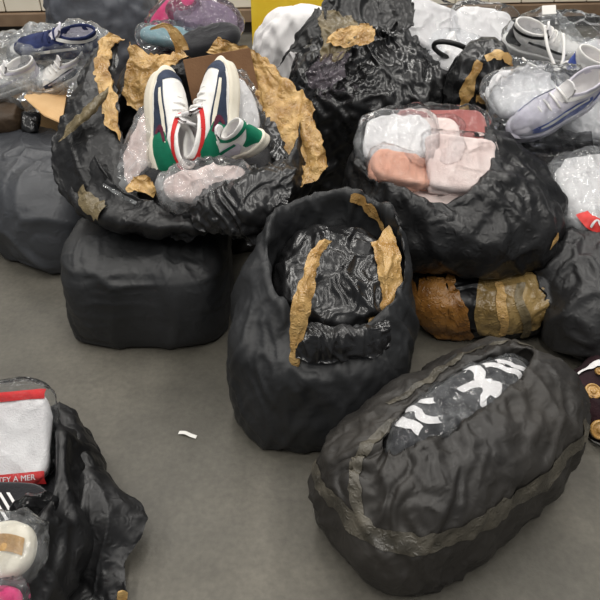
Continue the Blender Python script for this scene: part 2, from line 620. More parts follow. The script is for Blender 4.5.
# boxy closed bag, front left
B, BP = bag('trash_bag', [(-.575, 2.06, .004, .02, .02, 3), (-.575, 2.05, .004, .27, .2, 4), (-.575, 2.05, .04, .295, .245, 4), (-.57, 2.06, .16, .302, .26, 3.8),
                          (-.57, 2.07, .28, .295, .255, 3.6), (-.575, 2.09, .345, .27, .22, 3), (-.56, 2.12, .375, .19, .15, 2.6), (-.55, 2.14, .385, .08, .06, 2.2), (-.55, 2.14, .39, .01, .01, 2)],
            M['blackmatte'], 'boxy closed charcoal bag standing on the floor under the open sneaker bag', seed=3, eu=.03, ev=.03, hi=.01, freq=5,
            layers=((.008, 5, 4), (.004, 16, 3, .4), (.004, 5, 18)))
# hidden-away bag behind it, filling the gap
B2, B2P = bag('trash_bag', [(-.46, 2.72, .004, .02, .02, 3), (-.46, 2.72, .004, .3, .22, 3), (-.46, 2.72, .06, .38, .29, 3), (-.46, 2.72, .2, .4, .32, 2.8), (-.46, 2.72, .33, .36, .28, 2.6), (-.46, 2.72, .38, .2, .16, 2.2), (-.46, 2.72, .39, .01, .01, 2)],
              M['blackdeep'], 'black bag wedged in the dark gap between the boxy bag and the grey bag', seed=5, nu=110, nv=70, avoid=[bvh_of(BP)])
# grey bag at the left edge
A, AP = bag('trash_bag', [(-1.24, 2.69, .004, .02, .02, 3), (-1.24, 2.69, .004, .40, .22, 3.2), (-1.24, 2.69, .05, .46, .27, 3.4), (-1.24, 2.7, .18, .48, .29, 3.1),
                          (-1.24, 2.72, .31, .45, .27, 2.8), (-1.23, 2.75, .385, .38, .2, 2.5), (-1.22, 2.77, .41, .2, .11, 2.2), (-1.22, 2.77, .415, .01, .01, 2)],
            M['greyfilm'], 'large grey closed bag lying at the left edge behind the boxy bag', rot=math.radians(-38), seed=7, eu=.03, ev=.03, hi=.012, freq=5, avoid=[bvh_of(BP), bvh_of(B2P)],
            layers=((.016, 4, 5), (.007, 10, 7)))


# centre bag with a taped torn mouth
def d_mod(P, th, t, R):
    w = band(t, 6.2, 1.3)
    rise = lobes(th, [(70, 45, .035), (150, 28, .045), (20, 25, .03), (270, 30, -.035), (225, 14, .012)])
    P = P.copy()
    cs = np.stack([np.cos(th) * 2.5, np.sin(th) * 2.5, t * .2], -1)
    P[..., 2] += w * (rise + .015 * noise3(cs, 1.6, 4) + .008 * noise3(cs, 5, 8))
    return P


D, DP = bag('trash_bag', [(.06, 1.580, .004, .02, .02, 3), (.06, 1.570, .004, .22, .21, 3), (.06, 1.570, .04, .265, .25, 3), (.065, 1.590, .18, .28, .265, 2.8), (.075, 1.610, .33, .285, .27, 2.6, .12),
                          (.095, 1.650, .455, .25, .25, 2.3, .36), (.105, 1.660, .505, .215, .22, 2.2, .42), (.107, 1.660, .50, .205, .21, 2.2, .42), (.112, 1.650, .43, .215, .215, 2.2, .34), (.11, 1.630, .3, .22, .21, 2.2, .1), (.1, 1.620, .2, .17, .17, 2, 0), (.1, 1.620, .19, .02, .02, 2)],
            M['blackmatte'], 'upright charcoal bag in the middle with tape strips around its torn open mouth', mod=d_mod, seed=11,
            eu=.04, ev=.03, hi=.014, freq=7, avoid=[bvh_of(BP)], layers=((.018, 7, 2.2), (.008, 22, 4, .45), (.006, 24, 5, -.4)))

# front right bag lying on its side, slit open on top
EC, EA = (.437, 1.205), math.radians(37.5)


def e_mod(P, th, t, R):
    P = P.copy()
    w = np.clip((t - 2.5) / 2.5, 0, 1)
    left = lobes(th, [(180, 50, 1)])
    pl = np.abs(np.sin(th * 9 + 2.5 * noise3(np.stack([th * 2, t * .7, t * 0], -1), 1.5, 2)))
    P[..., 2] += w * left * ((pl - .6) * .016 - .03)
    P[..., 2] += np.clip((t - 4) / 2, 0, 1) * .008 * noise3(P, 22, 5)
    return P


E_, EP = bag('trash_bag', [(*EC, .004, .02, .02, 3), (*EC, .004, .35, .2, 3.2), (*EC, .03, .405, .228, 3.2), (*EC, .14, .435, .245, 3.1), (*EC, .25, .41, .232, 3),
                           (EC[0], EC[1], .335, .355, .175, 2.6), (EC[0] - .005, EC[1] + .01, .38, .29, .08, 2.1), (EC[0] - .005, EC[1] + .01, .377, .28, .068, 2.0), (EC[0], EC[1] + .005, .345, .28, .085, 2), (EC[0], EC[1], .27, .24, .09, 2), (EC[0], EC[1], .25, .02, .02, 2)],
             M['blackdust'], 'big dusty black bag in front on the floor, slit open over striped clothes', rot=EA, mod=e_mod, seed=21, eu=.04, ev=.03, hi=.014, freq=7, nu=230, nv=160, avoid=[bvh_of(DP)],
             layers=((.014, 5, 4), (.010, 14, 4, .6), (.008, 16, 5, -.6), (.004, 30, 14)))

# low taped bag under the pink clothes bag
H, HP = bag('trash_bag', [(.70, 2.04, .004, .02, .02, 3), (.70, 2.04, .004, .22, .15, 3), (.70, 2.04, .05, .27, .2, 3.2), (.70, 2.04, .14, .285, .22, 3.4), (.70, 2.04, .205, .27, .2, 3),
                          (.70, 2.05, .25, .19, .13, 2.4), (.70, 2.05, .256, .02, .02, 2)],
            M['blackdeep'], 'low squashed bag wrapped in brown tape beneath the bag of pink clothes', seed=31, eu=.05, ev=.05, hi=.014, avoid=[bvh_of(DP), bvh_of(EP)], layers=((.014, 8, 5), (.008, 16, 10)))


# bag of pink and white clothes
def f_mod(P, th, t, R):
    P = P.copy()
    w = band(t, 6.0, 1.3)
    rise = lobes(th, [(75, 40, .02), (130, 30, .015), (285, 25, -.05), (240, 18, .02), (20, 25, .04), (330, 14, .015)])
    cs = np.stack([np.cos(th) * 2, np.sin(th) * 2, t * .2], -1)
    P[..., 2] += w * (rise + .014 * noise3(cs, 1.7, 9) + .01 * noise3(cs, 5, 3))
    return P


Fb, FP = bag('trash_bag', [(.60, 2.17, .25, .02, .02, 3), (.60, 2.17, .255, .2, .16, 2.6), (.60, 2.17, .275, .34, .27, 2.5), (.585, 2.19, .375, .4, .33, 2.4), (.57, 2.21, .475, .385, .33, 2.3, .06),
                           (.50, 2.21, .575, .295, .29, 2.2, .18), (.455, 2.21, .612, .245, .25, 2.2, .22), (.45, 2.21, .60, .235, .24, 2.2, .22), (.45, 2.21, .52, .24, .24, 2.2, .14), (.46, 2.21, .43, .22, .22, 2, 0), (.46, 2.21, .40, .02, .02, 2)],
             M['blackdeep'], 'open black bag of pink and white clothes resting on the taped bag', mod=f_mod, seed=41, eu=.04, ev=.03, hi=.016, freq=6.5, avoid=[bvh_of(HP), bvh_of(DP)],
             layers=((.022, 5, 3), (.012, 14, 3.5, .7), (.010, 16, 4, -.75), (.004, 30, 10)))


# open sneaker bag
def c_mod(P, th, t, R):
    P = P.copy()
    w = band(t, 5.2, 1.3)
    rise = lobes(th, [(125, 22, .06), (160, 25, .02), (60, 30, .04), (265, 35, -.05), (215, 20, .03), (10, 25, .03)])
    cs = np.stack([np.cos(th) * 2.5, np.sin(th) * 2.5, t * .25], -1)
    P[..., 2] += w * (rise + .025 * noise3(cs, 1.7, 13) + .014 * noise3(cs, 5, 12))
    return P


C, CPt = bag('trash_bag', [(-.42, 2.35, .41, .02, .02, 2.4), (-.42, 2.35, .405, .3, .26, 2.4), (-.42, 2.34, .43, .43, .40, 2.4), (-.42, 2.33, .50, .46, .43, 2.3, .05),
                           (-.40, 2.33, .58, .425, .4, 2.2, .14), (-.385, 2.33, .64, .385, .38, 2.2, .18), (-.385, 2.33, .63, .375, .37, 2.2, .18), (-.385, 2.33, .55, .38, .37, 2.2, .12), (-.385, 2.33, .47, .36, .34, 2, .05), (-.385, 2.33, .445, .02, .02, 2)],
              M['blackdeep'], 'wide open black bag of sneakers with gold tape flaps on top of the boxy bag', mod=c_mod, seed=51, eu=.05, ev=.04, hi=.018, freq=6.5, avoid=[bvh_of(BP), bvh_of(DP), bvh_of(AP), bvh_of(B2P)],
              layers=((.026, 5, 5), (.012, 20, 5, .9), (.010, 18, 5, -.8), (.005, 34, 14)))


# tall glossy bag at the back
def g_mod(P, th, t, R):
    P = P.copy()
    w = np.clip((t - 3) / 2, 0, 1)
    P[..., 2] += w * (.03 * noise3(P, 7, 6))
    return P


G, GP = bag('trash_bag', [(.33, 3.08, .004, .02, .02, 3), (.33, 3.08, .004, .28, .22, 2.6), (.33, 3.08, .08, .36, .28, 2.6), (.33, 3.06, .35, .39, .29, 2.5), (.33, 3.05, .56, .39, .3, 2.3, .1),
                          (.31, 3.06, .70, .32, .26, 2.1, .25), (.29, 3.08, .79, .2, .18, 2, .3), (.28, 3.1, .82, .08, .07, 2, .2), (.28, 3.1, .825, .01, .01, 2)],
            M['blackshine'], 'tall glossy black bag with crinkled tape on top behind the others', mod=g_mod, seed=61, eu=.06, ev=.05, hi=.02, freq=9, amp=.01, avoid=[bvh_of(FP), bvh_of(CPt), bvh_of(B2P)],
            layers=((.035, 5, 5), (.012, 30, 7, .8), (.012, 26, 6, -.7), (.006, 40, 16, .3)))

# smoky bag, right edge
I_, IP = bag('trash_bag', [(1.2, 1.97, .004, .02, .02, 3), (1.2, 1.97, .004, .22, .2, 2.8), (1.2, 1.97, .05, .31, .3, 2.8), (1.2, 1.99, .18, .34, .33, 2.6), (1.2, 2.05, .3, .31, .3, 2.4),
                           (1.2, 2.08, .37, .19, .19, 2.2), (1.2, 2.1, .395, .02, .02, 2)],
             M['black'], 'round smoky dark bag at the right edge beside the taped bag', seed=71, eu=.05, ev=.04, hi=.016, avoid=[bvh_of(HP), bvh_of(FP), bvh_of(EP)], layers=((.024, 6, 5), (.012, 12, 10)))
# grey bag supporting the clear sneaker pouch
K0, K0P = bag('trash_bag', [(1.2, 2.74, .004, .02, .02, 3), (1.2, 2.74, .004, .28, .2, 2.8), (1.2, 2.74, .06, .36, .26, 2.8), (1.2, 2.74, .28, .38, .28, 2.6), (1.2, 2.74, .42, .34, .26, 2.4),
                            (1.2, 2.75, .49, .22, .17, 2.2), (1.2, 2.76, .51, .02, .02, 2)],
              M['greyfilm'], 'grey plastic bag at the right beneath the clear pouch of sneakers', seed=81, eu=.05, ev=.04, hi=.016, avoid=[bvh_of(FP), bvh_of(IP)], layers=((.024, 6, 5), (.012, 12, 10)))
# ------------------------------------------------------------------ makers for contents
def frame(right, up):
    r = np.array(right, float); r /= np.linalg.norm(r)
    u = np.array(up, float); u -= r * np.dot(u, r); u /= np.linalg.norm(u)
    return np.stack([r, np.cross(u, r), u], -1)      # columns: x, y, z


def pillow_grid(c, Fm, rx, ry, h, n=3.0, nu=90, nv=50, layers=((.006, 10, 10), (.003, 22, 20)), seed=0, top=.55, eu=.03, hi=.006, flat=False):
    z = h / 2
    if n >= 3.4:     # folded flat
        pr = [(-1, .01), (-1, .8), (-.75, .95), (-.2, 1), (.4, 1), (.8, .96), (.98, .85), (1, .5), (1, .01)]
    else:
        pr = [(-1, .01), (-1, .7), (-.8, .93), (-.2, 1), (.35, .97), (.8, .84), (.97, top), (1, .01)]
    secs = [(0, 0, z * a, max(rx * r, .004), max(ry * r, .004), n) for a, r in pr]
    P = loft(secs, nu, nv)
    P = folds(P, True, layers, seed)
    P = crumple(P, True, eu, eu, 25, hi, hi, .3, hi * .5, 14, seed, floor=False)
    return P @ Fm.T + np.array(c)


def pillow(name, c, Fm, rx, ry, h, material, parent=None, **kw):
    P = pillow_grid(c, Fm, rx, ry, h, **kw)
    P[..., 2] = np.maximum(P[..., 2], .004)
    return mkgrid(name, P, True, material, parent, True, True), P


UP = frame((1, 0, 0), (0, 0, 1))
CRINK = ((.010, 8, 8), (.008, 30, 8, .8), (.007, 34, 9, -.7))


def wrapped(name, label, cat, c, Fm, rx, ry, h, gm, fm, seed=0, grow=1.1, part='garment', gl=((.005, 9, 6), (.003, 20, 16)), film_layers=CRINK, group=None, fh=1.25, film_n=None, n=3.0):
    root = empty(name, tuple(np.array(c) - np.array((0, 0, h / 2))), label, cat, group)
    g, GPp = pillow(part, c, Fm, rx, ry, h, gm, root, seed=seed, layers=gl, n=n)
    if n >= 3.4:
        pillow('lower_fold', np.array(c) - Fm[:, 2] * h * .45 + Fm[:, 0] * rx * .03 - Fm[:, 1] * ry * .06, Fm, rx * 1.02, ry * 1.0, h * .5, gm, root, seed=seed + 9, layers=gl, n=n, nu=70, nv=30)
    w, WP = pillow('clear_wrapper', c, Fm, rx * grow + .012, ry * grow + .012, h * fh + .01, fm, root, seed=seed + 3, layers=film_layers, n=film_n or n, hi=.01, eu=.06)
    return root, GPp, WP


def sneaker(label, c, Fm, L, sole_m, upper_m, toe_m, heel_m, side_m, trim_m, lining_m, lace_m, group=None, name='sneaker', laces=4, big_heel=False, stripe_m=None):
    k = L / .28
    c = np.array(c, float)
    root = empty(name, tuple(c), label, 'shoe', group)

    def shp(P):
        P = P.copy()
        y = P[..., 1] / .14
        P[..., 0] *= 1 - .14 * np.exp(-((y + .15) / .35)**2) + .06 * np.exp(-((y - .45) / .4)**2) - .1 * np.exp(-((y + 1) / .3)**2)
        P[..., 2] += .012 * np.clip(y - .55, 0, 1)**1.5
        return P

    T = lambda P: (P * k) @ Fm.T + c
    sole = [(0, 0, 0, .01, .01, 2.4), (0, 0, 0, .044, .132, 2.4), (0, 0, .006, .049, .138, 2.4), (0, 0, .018, .05, .14, 2.4), (0, 0, .03, .0505, .14, 2.4), (0, 0, .034, .047, .136, 2.4), (0, 0, .034, .01, .01, 2.4)]
    mkgrid('sole', T(shp(loft(sole, 72, 30))), True, sole_m, root, True, True)
    up = [(0, 0, .030, .046, .134, 2.3), (0, -.002, .046, .047, .132, 2.3), (0, -.012, .062, .045, .121, 2.3), (0, -.034, .078, .041, .098, 2.2), (0, -.058, .094, .037, .073, 2.1), (0, -.071, .108, .035, .061, 2.1, -.12),
          (0, -.073, .114, .033, .058, 2.1, -.15), (0, -.073, .111, .028, .052, 2.1, -.15), (0, -.072, .085, .027, .05, 2.1), (0, -.06, .055, .024, .05, 2), (0, -.06, .05, .005, .005, 2)]
    Pu = shp(loft(up, 96, 64))
    Pu = Pu + normals(Pu, True) * (.0012 * noise3(Pu, 90, 3))[..., None]
    PU = T(Pu)
    mkgrid('upper', PU, True, upper_m, root, True, True)
    vo = .48

    def pan(nm, pts, w, m_, off=.0016):
        mkgrid(nm, patch(PU, pts, np.array(w) * k, n=40, m=8, off=off * k, rough=.0003), False, m_, root)

    pan('toe_cap', [(.12, .07), (.18, .09), (.25, .1), (.32, .09), (.38, .07)], [.01, .028, .034, .028, .01], toe_m)
    pan('heel_panel', [(.60, .12), (.68, .16), (.75, .2), (.82, .16), (.90, .12)], [.012, .04, .062, .04, .012], heel_m)
    if big_heel:
        for s in (-1, 1):
            pan('heel_side', [(.75 + s * .04, .17), (.75 + s * .10, .2), (.75 + s * .16, .2), (.75 + s * .22, .15)], [.05, .062, .056, .03], heel_m, .0028)
            pan('heel_edge', [(.75 + s * .21, .07), (.75 + s * .235, .15), (.75 + s * .2, .27)], [.008, .012, .008], M['maroon'], .0034)
    for s in (-1, 1):
        cu = 0.0 if s > 0 else .5
        pan('side_panel', [(cu + s * .13, .08), (cu + s * .06, .13), (cu - s * .02, .18), (cu - s * .08, .24)], [.012, .03, .036, .016], side_m)
        pan('side_stripe', [(cu + s * .10, .12), (cu + s * .02, .2), (cu - s * .05, .30)], [.006, .01, .008], stripe_m or trim_m, .0026)
    pan('collar_trim', [(i / 12, .47 + .0 * i) for i in range(13)], [.012] * 2, trim_m, .0015)
    mkgrid('lining', T(shp(loft([(0, -.072, .106, .027, .0515, 2.1, -.15), (0, -.071, .085, .0262, .049, 2.1), (0, -.06, .058, .023, .048, 2), (0, -.06, .054, .003, .003, 2)], 48, 20))), True, lining_m, root)
    tg = sheet([[(-.018, .03, .078), (0, .034, .083), (.018, .03, .078)], [(-.02, .0, .098), (0, .003, .103), (.02, .0, .098)], [(-.021, -.018, .118), (0, -.018, .125), (.021, -.018, .118)], [(-.018, -.022, .132), (0, -.024, .139), (.018, -.022, .132)]], 14, 18)
    tb = np.concatenate([tg, tg[::-1] + np.array((0, -.006, -.004))], 0)
    mkgrid('tongue', T(tb), False, lining_m, root)
    for i in range(laces):
        y = .055 - i * .019
        z = .073 + i * .0105
        tube('lace', T(np.array([(-.026, y - .004, z - .007), (-.012, y, z + .004), (0, y + .001, z + .0065), (.012, y, z + .004), (.026, y - .004, z - .007)])), .0032 * k, lace_m, root, 14, 6)
    return root


def strip(parent, P, pts, width, material, name='tape_strip', **kw):
    uv = [spot(P, *p) for p in pts]
    return mkgrid(name, patch(P, uv, width, **kw), False, material, parent)


def flap(parent, net, material, name='torn_flap', nu=60, nv=60, layers=((.012, 12, 12), (.006, 26, 24)), seed=0, eu=.06, hi=.012, ragged=.01):
    P = sheet(net, nu, nv)
    # ragged torn outline
    e = np.linspace(0, 1, nv)[:, None]; f = np.linspace(0, 1, nu)[None]
    rim = np.maximum(np.abs(e - .5), np.abs(f - .5)) * 2
    J = np.stack([noise3(P, 18, seed + i) for i in (0, 1, 2)], -1) + .6 * np.stack([noise3(P, 50, seed + i) for i in (5, 6, 7)], -1)
    P = P + J * (ragged * rim**4)[..., None]
    P = folds(P, False, layers, seed)
    P = crumple(P, False, eu, eu, 50, hi, hi, .25, .005, 14, seed)
    return mkgrid(name, P, False, material, parent), P


# ------------------------------------------------------------------ tape and contents of the centre bag
flap(D, [[q(290, 396, 1.372), q(292, 397, 1.372), q(294, 396, 1.372)], [q(289, 375, 1.372), q(293, 375, 1.370), q(296, 375, 1.372)], [q(290, 350, 1.38), q(296, 350, 1.375), q(301, 350, 1.38)], [q(291, 315, 1.41), q(301, 316, 1.40), q(310, 314, 1.41)],
         [q(298, 285, 1.46), q(306, 284, 1.45), q(315, 285, 1.46)], [q(308, 258, 1.53), q(315, 258, 1.53), q(321, 260, 1.54)], [q(318, 240, 1.6), q(324, 239, 1.6), q(330, 241, 1.61)]],
     M['tape'], 'tape_flap', 20, 90, seed=6, ragged=.004, layers=((.006, 30, 10), (.003, 50, 30)), hi=.006)
strip(D, DP, [(350, 200), (368, 208), (384, 228), (394, 255), (396, 285)], [.02, .035, .03, .035, .03], M['tape'], rag=.35, seed=5, off=.005)
flap(D, [[q(368, 322, 1.5), q(384, 318, 1.5), q(400, 300, 1.53)], [q(378, 300, 1.55), q(388, 294, 1.55), q(402, 280, 1.6)], [q(378, 270, 1.62), q(386, 264, 1.62), q(398, 250, 1.68)], [q(372, 242, 1.72), q(380, 236, 1.74), q(390, 228, 1.78)]],
     M['tape'], 'tape_flap', 24, 44, seed=8, ragged=.006)
flap(D, [[q(296, 358, 1.37), q(325, 364, 1.36), q(362, 358, 1.37), q(388, 350, 1.42)], [q(298, 342, 1.385), q(326, 348, 1.37), q(362, 344, 1.385), q(390, 336, 1.43)], [q(302, 328, 1.41), q(330, 334, 1.395), q(362, 331, 1.41), q(388, 324, 1.45)], [q(304, 322, 1.44), q(330, 328, 1.43), q(362, 325, 1.44), q(388, 319, 1.48)]],
     M['blackshine'], 'torn_flap', 80, 36, seed=9, layers=((.008, 26, 5), (.005, 34, 10, .6)), hi=.006)
inner, innerP = pillow('plastic_bag', (.115, 1.685, .385), frame((1, 0, 0), (0, -.42, 1)), .19, .2, .25, M['blackshine'], None, n=2.3, nu=120, nv=80, layers=((.016, 8, 6), (.011, 22, 6, .6), (.009, 20, 6, -.5)), seed=14, hi=.012, eu=.08)
tag(inner, 'crumpled glossy black plastic bag stuffed inside the mouth of the middle bag', 'bag')

# ------------------------------------------------------------------ the slit bag: striped clothes, tape
EF = frame((math.cos(EA), math.sin(EA), 0), (0, -.12, 1))
gar = empty('packed_garment', (EC[0], EC[1], .25), 'black and white striped garment in clear film inside the slit bag', 'clothes')
gm_, gP = pillow('garment', (EC[0] - .005, EC[1] + .012, .31), EF, .265, .078, .13, M['blackcloth'], gar, n=2.2, nu=110, nv=50, seed=3, top=.6)
for w_, pts in [(.03, [(398, 420), (410, 427), (420, 432)]), (.022, [(402, 405), (418, 412), (438, 420)]), (.02, [(420, 402), (434, 402)]), (.026, [(462, 372), (478, 385), (492, 398)]),
                (.024, [(460, 392), (472, 386), (484, 398), (486, 404)]), (.018, [(484, 366), (505, 372), (520, 384)]), (.016, [(496, 362), (515, 366), (526, 374)])]:
    strip(gm_, gP, pts, [w_, w_], M['white'], 'white_stripe', n=24, m=6, off=.004, rough=.0004)
pillow('clear_wrapper', (EC[0] - .005, EC[1] + .012, .315), EF, .272, .083, .15, M['clear'], gar, n=2.2, nu=130, nv=60, seed=8, layers=((.008, 14, 14), (.005, 28, 26)), hi=.008, eu=.07)
strip(E_, EP, [(309, 458), (325, 492), (352, 520), (400, 541), (450, 536), (500, 512), (545, 480), (588, 425)], [.03, .045, .05, .05, .055, .06, .06, .05], M['tapegrey'], n=120, m=10, rag=.25, seed=2)
strip(E_, EP, [(362, 532), (358, 505), (354, 480), (362, 455), (378, 438), (398, 418)], [.03, .03, .03, .035, .03, .02], M['tapegrey'], n=60, m=8, rag=.35, seed=4)
strip(E_, EP, [(388, 404), (420, 384), (455, 360), (500, 344), (535, 350)], [.012, .022, .024, .02, .012], M['tapegrey'], n=60, m=8, rag=.5, seed=6)

# ------------------------------------------------------------------ the taped low bag
strip(H, HP, [(475, 300), (500, 300), (525, 300), (548, 298)], [.24, .26, .26, .24], M['tapekhaki'], n=50, m=40, seed=3)
strip(H, HP, [(498, 282), (500, 305), (502, 335)], [.03, .03, .03], M['tape'], n=30, m=6, off=.006, seed=4)
strip(H, HP, [(520, 284), (522, 305), (524, 335)], [.03, .03, .03], M['tapeolive'], n=30, m=6, off=.006, seed=5)
for k_, (x0, x1) in enumerate([(415, 424), (424, 434), (433, 444), (442, 454), (452, 463)]):
    strip(H, HP, [(x0 - 2, 278), (x0 + 2, 300), (x1, 322), (x1 + 4, 345)], [.03, .045, .05, .04], M['tapedark'], n=40, m=8, rag=.4, off=.004 + .002 * k_, seed=10 + k_)

# ------------------------------------------------------------------ pink and white clothes
filler, _ = pillow('folded_clothes', (.455, 2.21, .47), UP, .195, .195, .11, M['pinkwhite'], None, seed=2)
tag(filler, 'pale clothes at the bottom of the pink clothes bag', 'clothes')
tf = frame((1, .12, -.12), (-.06, -.62, .78))
GL = ((.010, 6, 5), (.008, 22, 4, .7), (.006, 24, 5, -.5))
tee, teeP, _ = wrapped('folded_shirt', 'folded blush white shirt at the right of the pink clothes bag', 'clothes', q(461, 164, 2.13), tf, .128, .105, .045, M['pinkwhite'], M['clearlight'], 4, grow=1.02, n=7, gl=GL)
wb, _, _ = wrapped('folded_shirt', 'white shirt in crinkled film at the left of the pink clothes bag', 'clothes', q(397, 141, 2.23), frame((1, -.2, .1), (0, -.5, .85)), .12, .1, .06, M['white'], M['clear'], 6, n=3.5, gl=GL)
pe, _, _ = wrapped('folded_shirt', 'peach shirt tucked at the front left of the pink clothes bag', 'clothes', q(404, 170, 2.10), frame((1, .1, -.25), (0, -.55, .85)), .12, .06, .05, M['peach'], M['clearlight'], 8, grow=1.02, n=3.5, gl=GL)
dp, _, _ = wrapped('folded_shirt', 'dusty pink shirt at the back of the pink clothes bag', 'clothes', q(440, 128, 2.33), frame((1, 0, 0), (0, -.4, .9)), .17, .08, .05, M['pink'], M['clearlight'], 9, grow=1.02, n=4, gl=GL)
lb, _, _ = wrapped('folded_shirt', 'lilac-white shirt in loose film amid the pink clothes bag', 'clothes', q(424, 142, 2.235), frame((1, -.3, .1), (0, -.42, .9)), .12, .1, .04, M['pinkwhite'], M['clearlight'], 12, n=3.8, gl=GL)
# yellow scrap of tape on its side
strip(Fb, FP, [(549, 248), (554, 240), (557, 233)], [.008, .016, .01], M['tape'], n=16, m=5, off=.006)
# ------------------------------------------------------------------ the sneaker bag: contents
fill, _ = pillow('folded_clothes', (-.39, 2.34, .53), UP, .32, .31, .15, M['blackcloth'], None, seed=5, n=2.4)
tag(fill, 'dark clothes bedding under the red-trimmed sneakers in the open bag', 'clothes')
TO = np.array((0, .66, .75)); NR = np.array((0, -.75, .66))     # toe direction, direction towards the open mouth
for s_, lab in ((-1, 'cream sneaker with green heel and red trim, left one of the pair'), (1, 'cream sneaker with green heel and red trim, right one of the pair')):
    a_ = math.radians(40)
    upv = -s_ * math.cos(a_) * np.array((1, 0, 0)) + math.sin(a_) * NR
    Fm = frame(np.cross(TO, upv), upv)
    cc = q(192, 117, 2.23) + s_ * np.array((.13, 0, 0)) - NR * .05 + TO * (.02 if s_ > 0 else -.015)
    sneaker(lab, cc, Fm, .40, M['cream'], M['offwhite'], M['navy'], M['green'], M['navy'], M['red'], M['white'], M['offwhite'], big_heel=True, stripe_m=M['cream'])
sneaker('white sneaker with dark green stripe lying right of the trimmed pair', q(243, 150, 2.16), frame((.2, .75, .6), (-.75, -.35, .7)), .3, M['cream'], M['offwhite'], M['offwhite'], M['green'], M['lilac'], M['green'], M['white'], M['offwhite'])
wrapped('packed_shirt', 'pink and white shirt in clear film below the trimmed sneakers', 'clothes', q(206, 184, 2.0), frame((1, .1, .1), (0, -.7, .7)), .14, .06, .06, M['pinkwhite'], M['clearmilk'], 21, n=2.6, gl=((.012, 8, 6), (.008, 24, 6, .6), (.008, 24, 6, -.7)), film_layers=((.016, 9, 9), (.012, 30, 8, .7), (.01, 30, 8, -.6)))
wrapped('packed_shirt', 'narrow white package in film left of the trimmed sneakers', 'clothes', q(141, 150, 2.18), frame((.35, .6, .7), (-.3, -.7, .7)), .17, .05, .06, M['pinkwhite'], M['clearmilk'], 23, n=2.8, film_layers=((.016, 9, 9), (.008, 20, 18)))
wrapped('packed_shirt', 'grey-white package in film right of the trimmed sneakers', 'clothes', q(240, 108, 2.36), frame((-.3, .6, .7), (.3, -.7, .7)), .12, .06, .06, M['white'], M['clear'], 25, n=2.8)
cv, cf = box(-.13, .13, -.1, .1, -.004, .004)
cb = mk('cardboard_sheet', cv @ frame((1, .2, .12), (-.1, -.85, .5)).T + q(222, 80, 2.5), cf, M['carddark'], None, smooth=False)
tag(bevel(cb, .003), 'brown cardboard sheet leaning behind the trimmed sneakers', 'cardboard')

# ------------------------------------------------------------------ the sneaker bag: torn flaps and tape
FL = ((.016, 10, 8), (.008, 24, 20))
flap(C, [[q(62, 195, 2.12), q(85, 212, 2.04), q(115, 214, 2.0), q(140, 200, 2.02)], [q(53, 160, 2.22), q(78, 165, 2.12), q(108, 170, 2.1), q(134, 176, 2.1)], [q(62, 118, 2.34), q(86, 120, 2.26), q(108, 128, 2.22), q(124, 140, 2.2)],
         [q(78, 84, 2.46), q(90, 86, 2.42), q(106, 92, 2.38), q(118, 104, 2.34)], [q(88, 58, 2.54), q(98, 58, 2.52), q(108, 62, 2.5), q(116, 68, 2.48)], [q(100, 40, 2.6), q(108, 37, 2.6), q(114, 36, 2.6), q(120, 40, 2.58)]],
     M['blackdeep'], nu=70, nv=90, seed=3, layers=((.012, 7, 4), (.005, 18, 6, .5)), eu=.02, hi=.006)
flap(C, [[q(106, 128, 2.2), q(113, 132, 2.2), q(120, 142, 2.19)], [q(100, 96, 2.32), q(108, 98, 2.31), q(117, 104, 2.31)], [q(94, 68, 2.44), q(103, 68, 2.43), q(111, 72, 2.43)], [q(99, 46, 2.54), q(107, 46, 2.53), q(114, 48, 2.53)], [q(110, 33, 2.58), q(116, 33, 2.58), q(124, 38, 2.57)]],
     M['tape'], 'tape_flap', 24, 80, seed=4, layers=((.008, 24, 16), (.004, 44, 36)))
flap(C, [[q(58, 142, 2.2), q(64, 134, 2.22), q(66, 126, 2.25)], [q(74, 130, 2.19), q(78, 122, 2.2), q(80, 112, 2.24)], [q(92, 114, 2.22), q(96, 106, 2.23), q(98, 96, 2.26)], [q(104, 98, 2.27), q(107, 92, 2.28), q(108, 86, 2.3)]],
     M['tapeolive'], 'tape_flap', 16, 50, seed=5, layers=((.005, 24, 16),), ragged=.004)
# gold flap at the back left, with its torn loop
flap(C, [[q(124, 108, 2.5), q(136, 110, 2.5), q(150, 106, 2.5), q(158, 98, 2.52)], [q(124, 85, 2.56), q(138, 86, 2.55), q(155, 84, 2.55), q(168, 78, 2.56)], [q(126, 62, 2.62), q(142, 62, 2.61), q(160, 62, 2.61), q(178, 62, 2.62)], [q(130, 44, 2.66), q(146, 50, 2.66), q(164, 54, 2.66), q(188, 54, 2.66)]],
     M['tape'], 'tape_flap', 60, 60, seed=6, layers=((.012, 18, 18), (.006, 40, 36)), ragged=.014)
flap(C, [[q(150, 30, 2.68), q(152, 27, 2.68), q(156, 24, 2.68)], [q(164, 28, 2.68), q(166, 25, 2.68), q(168, 23, 2.68)], [q(172, 38, 2.67), q(176, 35, 2.67), q(180, 32, 2.67)], [q(174, 54, 2.66), q(182, 52, 2.66), q(190, 50, 2.66)]],
     M['tape'], 'tape_loop', 14, 50, seed=7, layers=((.004, 30, 20),), ragged=.004, hi=.004)
